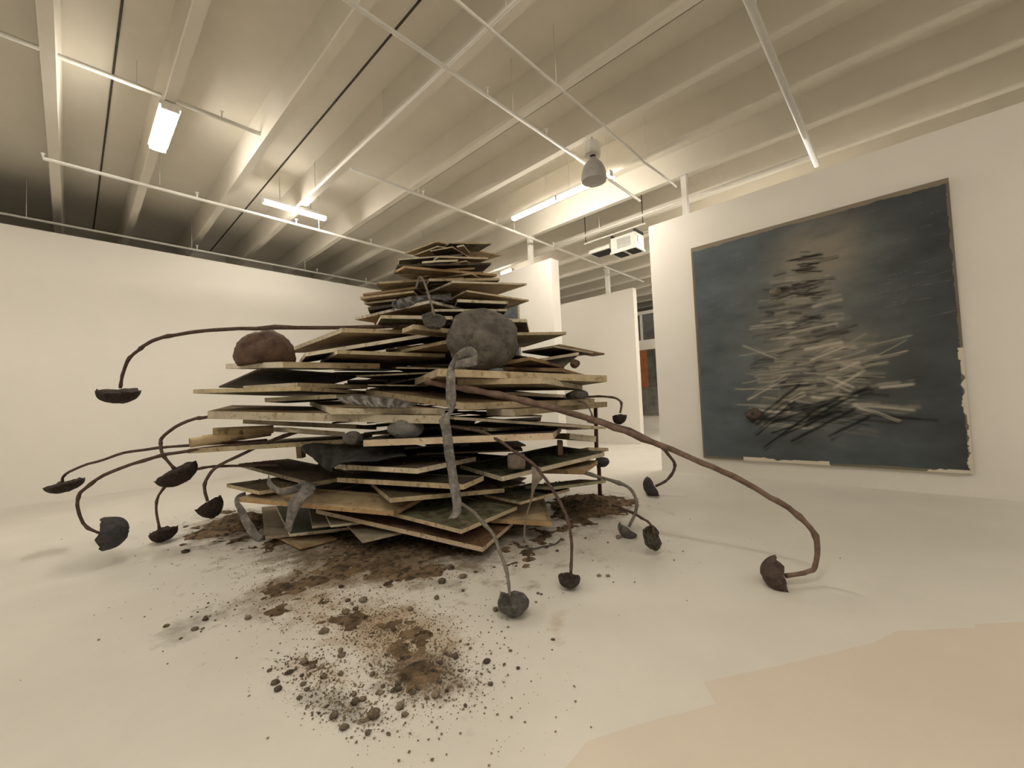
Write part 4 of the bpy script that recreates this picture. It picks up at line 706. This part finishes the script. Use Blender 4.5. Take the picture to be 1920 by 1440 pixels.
crf = [(0, 2, 4), (2, 1, 4), (1, 3, 4), (3, 0, 4), (2, 0, 5), (1, 2, 5), (3, 1, 5), (0, 3, 5)]
for kb, bd in enumerate(BOARDS):
    o = build_board(*bd)
    if bd[4] in ('soil', 'soilred', 'green') and bd[0][2] < 1.3:      # loose crumbs lying on the dirty boards
        g = random.Random(kb); P0, u, v = Vector(bd[0]), Vector(bd[1]), Vector(bd[2]); n = u.cross(v).normalized(); n = n if n.z > 0 else -n; vv = []; ff = []
        cl_ = [(g.uniform(.1, .9), g.uniform(.1, .9)) for _ in range(7)]
        for i in range(260 if bd[4] != 'green' else 120):
            ca, cb = g.choice(cl_); a = min(.98, max(.02, g.gauss(ca, .09))); b = min(.98, max(.02, g.gauss(cb, .09))); s = .004 + .014 * g.random() ** 3
            p = P0 + u * a + v * b - o.location + n * s * .3; j = [s * g.uniform(.6, 1.3) for _ in range(5)]; b0 = len(vv)
            vv += [p + Vector((j[0], 0, 0)), p - Vector((j[1], 0, 0)), p + Vector((0, j[2], 0)), p - Vector((0, j[3], 0)), p + n * j[4] * .7, p - n * s * .4]
            ff += [tuple(q + b0 for q in f) for f in crf]
        tag(link('soil', pyd('soil', vv, ff), M['dirt'], o), kind='stuff')
# boards in the dark core of the pile
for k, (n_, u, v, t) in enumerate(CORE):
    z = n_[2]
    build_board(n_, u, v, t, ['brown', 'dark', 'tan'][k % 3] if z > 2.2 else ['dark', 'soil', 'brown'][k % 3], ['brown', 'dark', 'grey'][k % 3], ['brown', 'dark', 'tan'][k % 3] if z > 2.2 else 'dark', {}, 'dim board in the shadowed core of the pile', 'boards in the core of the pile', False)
# ------------------------------------------------------------------ rocks
for k, (lab, c, rw, rh, rd, m_, cat) in enumerate(ROCKS):
    if m_ == 'block': me = rock_mesh('stone', rw, rd, rh, 9, 3, .05, 0); 
    else: me = rock_mesh('rock', rw, rd, rh, k + 3, 4 if rw > .1 else 3, .13 if k else .09, 4 if k else 3, .36 if k == 1 else .75 if k in (2, 6) else 0)
    if m_ == 'block':
        for v_ in me.vertices:
            q = Vector((v_.co.x / rw, v_.co.y / rd, v_.co.z / rh)); mx_ = max(abs(q.x), abs(q.y), abs(q.z)); q = q.lerp(q / mx_ * .95, .75); v_.co = (q.x * rw, q.y * rd, q.z * rh)
    o = link({'boulder': 'boulder', 'rock': 'rock'}.get(cat, 'stone'), me, M[m_], None, c); o.rotation_euler = (0, 0, math.radians(-46.6)); tag(o, lab, cat)
# ------------------------------------------------------------------ stems with seed heads
def head_mesh(r, asp, seed, ridges=False, hollow=True):
    bm = bmesh.new(); rings = 9; seg = 28; vs_ = []
    def P_(rad, z): return rad, z
    outer = [(math.sin(a), -math.cos(a) * asp) for a in np.linspace(.02, math.pi / 2, rings)]        # convex side (down)
    inner = [(math.sin(a) * .86, -math.cos(a) * asp * .72 + .03) for a in np.linspace(math.pi / 2, .02, rings)]  # hollow side
    if not hollow: inner = [(math.sin(a) * .9, math.cos(a) * .2 * asp + .03) for a in np.linspace(math.pi / 2, .02, rings)]
    prof_ = outer + [(1.02, .10 * asp + .03)] + inner
    g = random.Random(seed); off = Vector((seed * 2.3, 1.1 * seed, .7))
    for i, (rd, z) in enumerate(prof_):
        row = []
        for k in range(seg):
            a = 2 * math.pi * k / seg; d = Vector((math.cos(a), math.sin(a), 0))
            w_ = 1 + .2 * noise.noise(d * 1.3 + off) + .1 * noise.noise(d * 5 + off)
            zz = z + .28 * asp * noise.noise(d * 1.8 + off * 2) * rd + .1 * noise.noise(d * 6 + off) * rd + (.05 * noise.noise(Vector((rd * 4 * d.x, rd * 4 * d.y, seed))))
            if ridges and i > rings: zz += .10 * (1 if (k + i) % 2 else -1) * rd
            row.append(bm.verts.new((d.x * rd * w_ * r, d.y * rd * w_ * r, zz * r)))
        vs_.append(row)
    for i in range(len(vs_) - 1):
        for k in range(seg): bm.faces.new((vs_[i][k], vs_[i][(k + 1) % seg], vs_[i + 1][(k + 1) % seg], vs_[i + 1][k]))
    bm.faces.new(list(reversed(vs_[0]))); bm.faces.new(vs_[-1])
    bmesh.ops.recalc_face_normals(bm, faces=bm.faces)
    me = bpy.data.meshes.new('seed_head'); bm.to_mesh(me); bm.free(); me.polygons.foreach_set('use_smooth', [True] * len(me.polygons)); return me
for k, (lab, pts, r0, r1, hc, od, hr, asp, col) in enumerate(STEMS):
    P_ = catmull(pts, 4); n = len(P_)
    for i, p in enumerate(P_):
        P_[i] = p + Vector((noise.noise(p * 5), noise.noise(p * 5 + Vector((9, 0, 0))), noise.noise(p * 5 + Vector((0, 9, 0))))) * .012
    rad = []
    L_ = 0
    for i in range(n):
        if i: L_ += (P_[i] - P_[i - 1]).length
        t = i / (n - 1); rr = r0 * (1 - t) + r1 * t
        if L_ % .17 < .022: rr *= 1.28           # nodes
        rad.append(rr)
    root = tag(empty('dried_flower', pts[0]), lab, 'dried flower', 'dried flowers growing out of the pile')
    b0 = Vector(pts[0])
    m_ = 'stembrown' if col == 'brown' else ('stemgrey' if col == 'greycup' else 'stem')
    MB().tube([p - b0 for p in P_], rad, 9, True, .25).build('stem', M[m_], root, smooth=True)
    h = link('seed_head', head_mesh(hr, asp, k + 2, col == 'seed', col in ('greycup', 'darkcup', 'seed', 'brown')), M['hd_' + col], root, Vector(hc) - b0)
    h.rotation_mode = 'QUATERNION'; h.rotation_quaternion = Vector((0, 0, 1)).rotation_difference(Vector(od))
# ------------------------------------------------------------------ lead ribbons, sheets, cloth
def grid_obj(name, rows, m_, thick, label, cat, group=None):
    nr, nc = len(rows), len(rows[0]); v = [p for r_ in rows for p in r_]
    c = Vector(v[0]); v = [Vector(p) - c for p in v]
    me = pyd(name, v, [(i * nc + k, i * nc + k + 1, (i + 1) * nc + k + 1, (i + 1) * nc + k) for i in range(nr - 1) for k in range(nc - 1)], True)
    o = link(name, me, M[m_], None, c); s = o.modifiers.new('solid', 'SOLIDIFY'); s.thickness = thick; s.offset = 0
    tag(o, label, cat, group); return o
for nm, lab, m_, st in RIBBONS:
    A_ = catmull([a for a, b in st], 6); B_ = catmull([b for a, b in st], 6); rows = []
    for i, (a, b) in enumerate(zip(A_, B_)):
        row = []
        for k in range(6):
            p = a.lerp(b, k / 5); p = p + FW * (.014 * noise.noise(p * 11) + .002 * math.cos(k / 5 * math.pi * 2))
            if k in (0, 5): p = p + (b - a) * .06 * noise.noise(p * 25)
            row.append(p)
        rows.append(row)
    grid_obj(nm, rows, m_, .004, lab, 'leaf' if nm == 'dried_leaf' else 'lead strip')
for nm, lab, m_, a, b, amp in SHEETS:
    def resample(c, n):
        c = catmull(c, 8); return [c[int(round(i * (len(c) - 1) / (n - 1)))] for i in range(n)]
    A_, B_ = resample(a, 40), resample(b, 40); rows = []
    for j in range(14):
        t = j / 13; row = []
        for i in range(40):
            p = A_[i].lerp(B_[i], t); s_ = math.sin(i * .9 + 3 * noise.noise(p * 3)) * amp * (.3 + t)
            row.append(p - FW * (s_ + .05 * math.sin(t * math.pi)) + UP * .5 * s_)
        rows.append(row)
    grid_obj(nm, rows, m_, .006, lab, 'cloth' if 'cloth' in nm else 'lead sheet')
# ------------------------------------------------------------------ rolled tubes, rod, wire, props
for k, (lab, a, b, r_) in enumerate(TUBES):
    a, b = Vector(a), Vector(b); d = (b - a)
    o = tag(empty('paper_roll', a), lab, 'roll', 'rolled paper tubes')
    mb = MB(); mb.tube([Vector(), d * .3, d * .7, d], r_, 16, False); mb.tube([Vector(), d * .3, d * .7, d], r_ * .82, 16, False)
    mb.build('outer_sheet', M['paper'], o, smooth=True)
    sp = []; q = d.normalized().orthogonal().normalized(); q2 = d.normalized().cross(q)
    N_ = 26; vs_ = []
    for i in range(N_):
        an = i * .55; rr = r_ * (.85 - .6 * i / N_); w_ = q * math.cos(an) * rr + q2 * math.sin(an) * rr; vs_ += [w_ + d * .005, w_ + d * .6]
    MB().add(vs_, [(2 * i, 2 * i + 2, 2 * i + 3, 2 * i + 1) for i in range(N_ - 1)]).build('inner_coil', M['paper'], o, smooth=True)
x, y, z = ROD
r = tag(empty('steel_rod', (x, y, 0)), 'dark rusty steel rod standing on the floor at the right of the pile', 'rod')
MB().tube([(0, 0, 0), (.01, 0, z * .3), (-.015, .01, z * .55), (0, 0, z)], .03, 10).build('shaft', M['rod'], r, smooth=True)
MB().lathe([(.055, .0), (.055, .012), (.03, .016)], 14).build('foot_plate', M['rod'], r)
w0 = Vector((*WIRE[0], .008))
tag(MB().tube([p - w0 for p in catmull([(a, b, .008 + .006 * (i % 2)) for i, (a, b) in enumerate(WIRE)], 5)], .008, 6).build('bent_wire', M['leaddark'], None, w0, True), 'thin bent wire lying on the floor right of the lowest board', 'wire')
for k, (a, b) in enumerate(PROPS):
    a, b = Vector(a), Vector(b); d = RT * .03; f_ = FW * .05
    tag(MB().prism([a - d - f_ - a, d - f_, d + f_, f_ - d], [b - a - d - f_, b - a + d - f_, b - a + d + f_, b - a - d + f_]).build('wooden_prop', M['wood'], None, a), ['short upright wooden prop in the gap at the left of the pile', 'short dark wooden prop near the steel rod'][k], 'prop')
# ------------------------------------------------------------------ soil and rubble on the floor
def dmask(x, y):
    m_ = np.zeros_like(x); hi = np.zeros_like(x)
    for cx, cy, ax, ay, bx, by, amp, kd in DIRT:
        det = ax * by - ay * bx; p = (by * (x - cx) - bx * (y - cy)) / det; q = (-ay * (x - cx) + ax * (y - cy)) / det
        e = np.exp(-(p * p + q * q) * 1.1) * amp * (.55 if kd == 2 else .85 if kd == 1 else 1); m_ = np.maximum(m_, e)
        if kd == 3: hi = np.maximum(hi, e)
    return m_, hi
st_ = .02; xs = np.arange(-.1, 6.4, st_); ys = np.arange(1.2, 8.2, st_); X, Y = np.meshgrid(xs, ys)
m_, hi = dmask(X, Y); H_, W_ = X.shape
n1 = fbm(W_, H_, 24, 5, 11) - .5; n2 = fbm(W_, H_, 90, 3, 12) - .5
Zh = m_ * .05 + n1 * .10 + n2 * .05 - .031 + hi * (.035 + .12 * n1)
Zh = np.where(m_ > .12, Zh, -.05); Zh = np.minimum(Zh, .02 + hi * .12)
idx = -np.ones(X.shape, int); use = np.zeros(X.shape, bool); cell = (np.maximum.reduce([Zh[:-1, :-1], Zh[1:, :-1], Zh[:-1, 1:], Zh[1:, 1:]]) > 0)
use[:-1, :-1] |= cell; use[1:, :-1] |= cell; use[:-1, 1:] |= cell; use[1:, 1:] |= cell
idx[use] = np.arange(use.sum()); V_ = np.stack([X[use], Y[use], np.maximum(Zh[use], -.006)], 1)
ii, jj = np.nonzero(cell); F_ = np.stack([idx[ii, jj], idx[ii, jj + 1], idx[ii + 1, jj + 1], idx[ii + 1, jj]], 1)
tag(link('loose_soil', pyd('loose_soil', V_.tolist(), F_.tolist(), True), M['dirt']), 'loose brown soil and dust spilled under and before the pile', 'soil', kind='stuff')
# crumbs too small to count
g = np.random.default_rng(21); mb = MB(); cnt = 0
oct_f = [(0, 2, 4), (2, 1, 4), (1, 3, 4), (3, 0, 4), (2, 0, 5), (1, 2, 5), (3, 1, 5), (0, 3, 5)]
vv = []; ff = []
while cnt < 14000:
    k = g.choice([0, 0, 0, 1, 3, 3, 3, 4, 4, 4, 5, 6, 7, 8, 9, 11]); cx, cy, ax, ay, bx, by, amp, kd = DIRT[k]
    p, q = g.normal(size=2) * (.62 if g.random() < .8 else 1.15)
    if g.random() > amp + .3: continue
    x = cx + p * ax + q * bx; y = cy + p * ay + q * by; s = .002 + .007 * g.random() ** 3
    b_ = len(vv); j = s * g.uniform(.6, 1.3, 6)
    vv += [(x + j[0], y, s * .5), (x - j[1], y, s * .5), (x, y + j[2], s * .5), (x, y - j[3], s * .5), (x, y, s * .5 + j[4] * .7), (x, y, -.001)]
    ff += [tuple(i + b_ for i in f) for f in oct_f]; cnt += 1
tag(link('soil_crumbs', pyd('soil_crumbs', vv, ff), M['crumb']), 'tiny crumbs of soil scattered over the floor', 'crumbs', kind='stuff')
lm = [rock_mesh('rubble_lump', 1, 1, .62, 70 + i, 2, .25, 4) for i in range(6)]
for m__ in lm: m__.materials.append(M['rubble'])
lumps = [(x, y, s) for x, y, s in LUMPS]
g = random.Random(5)
while len(lumps) < 150:
    cx, cy, ax, ay, bx, by, amp, kd = g.choice(DIRT[:7]); p, q = g.gauss(0, .7), g.gauss(0, .7); lumps.append((cx + p * ax + q * bx, cy + p * ay + q * by, .008 + .014 * g.random() ** 2))
for k, (x, y, s) in enumerate(lumps):
    o = link('rubble_lump', lm[k % 6], None, None, (x, y, s * .42)); o.scale = (s * g.uniform(.9, 1.3), s * g.uniform(.8, 1.1), s); o.rotation_euler = (0, 0, g.random() * 6.28)
    tag(o, 'small dark lump of rubble scattered on the pale floor before the pile', 'rubble', 'rubble lumps on the floor')
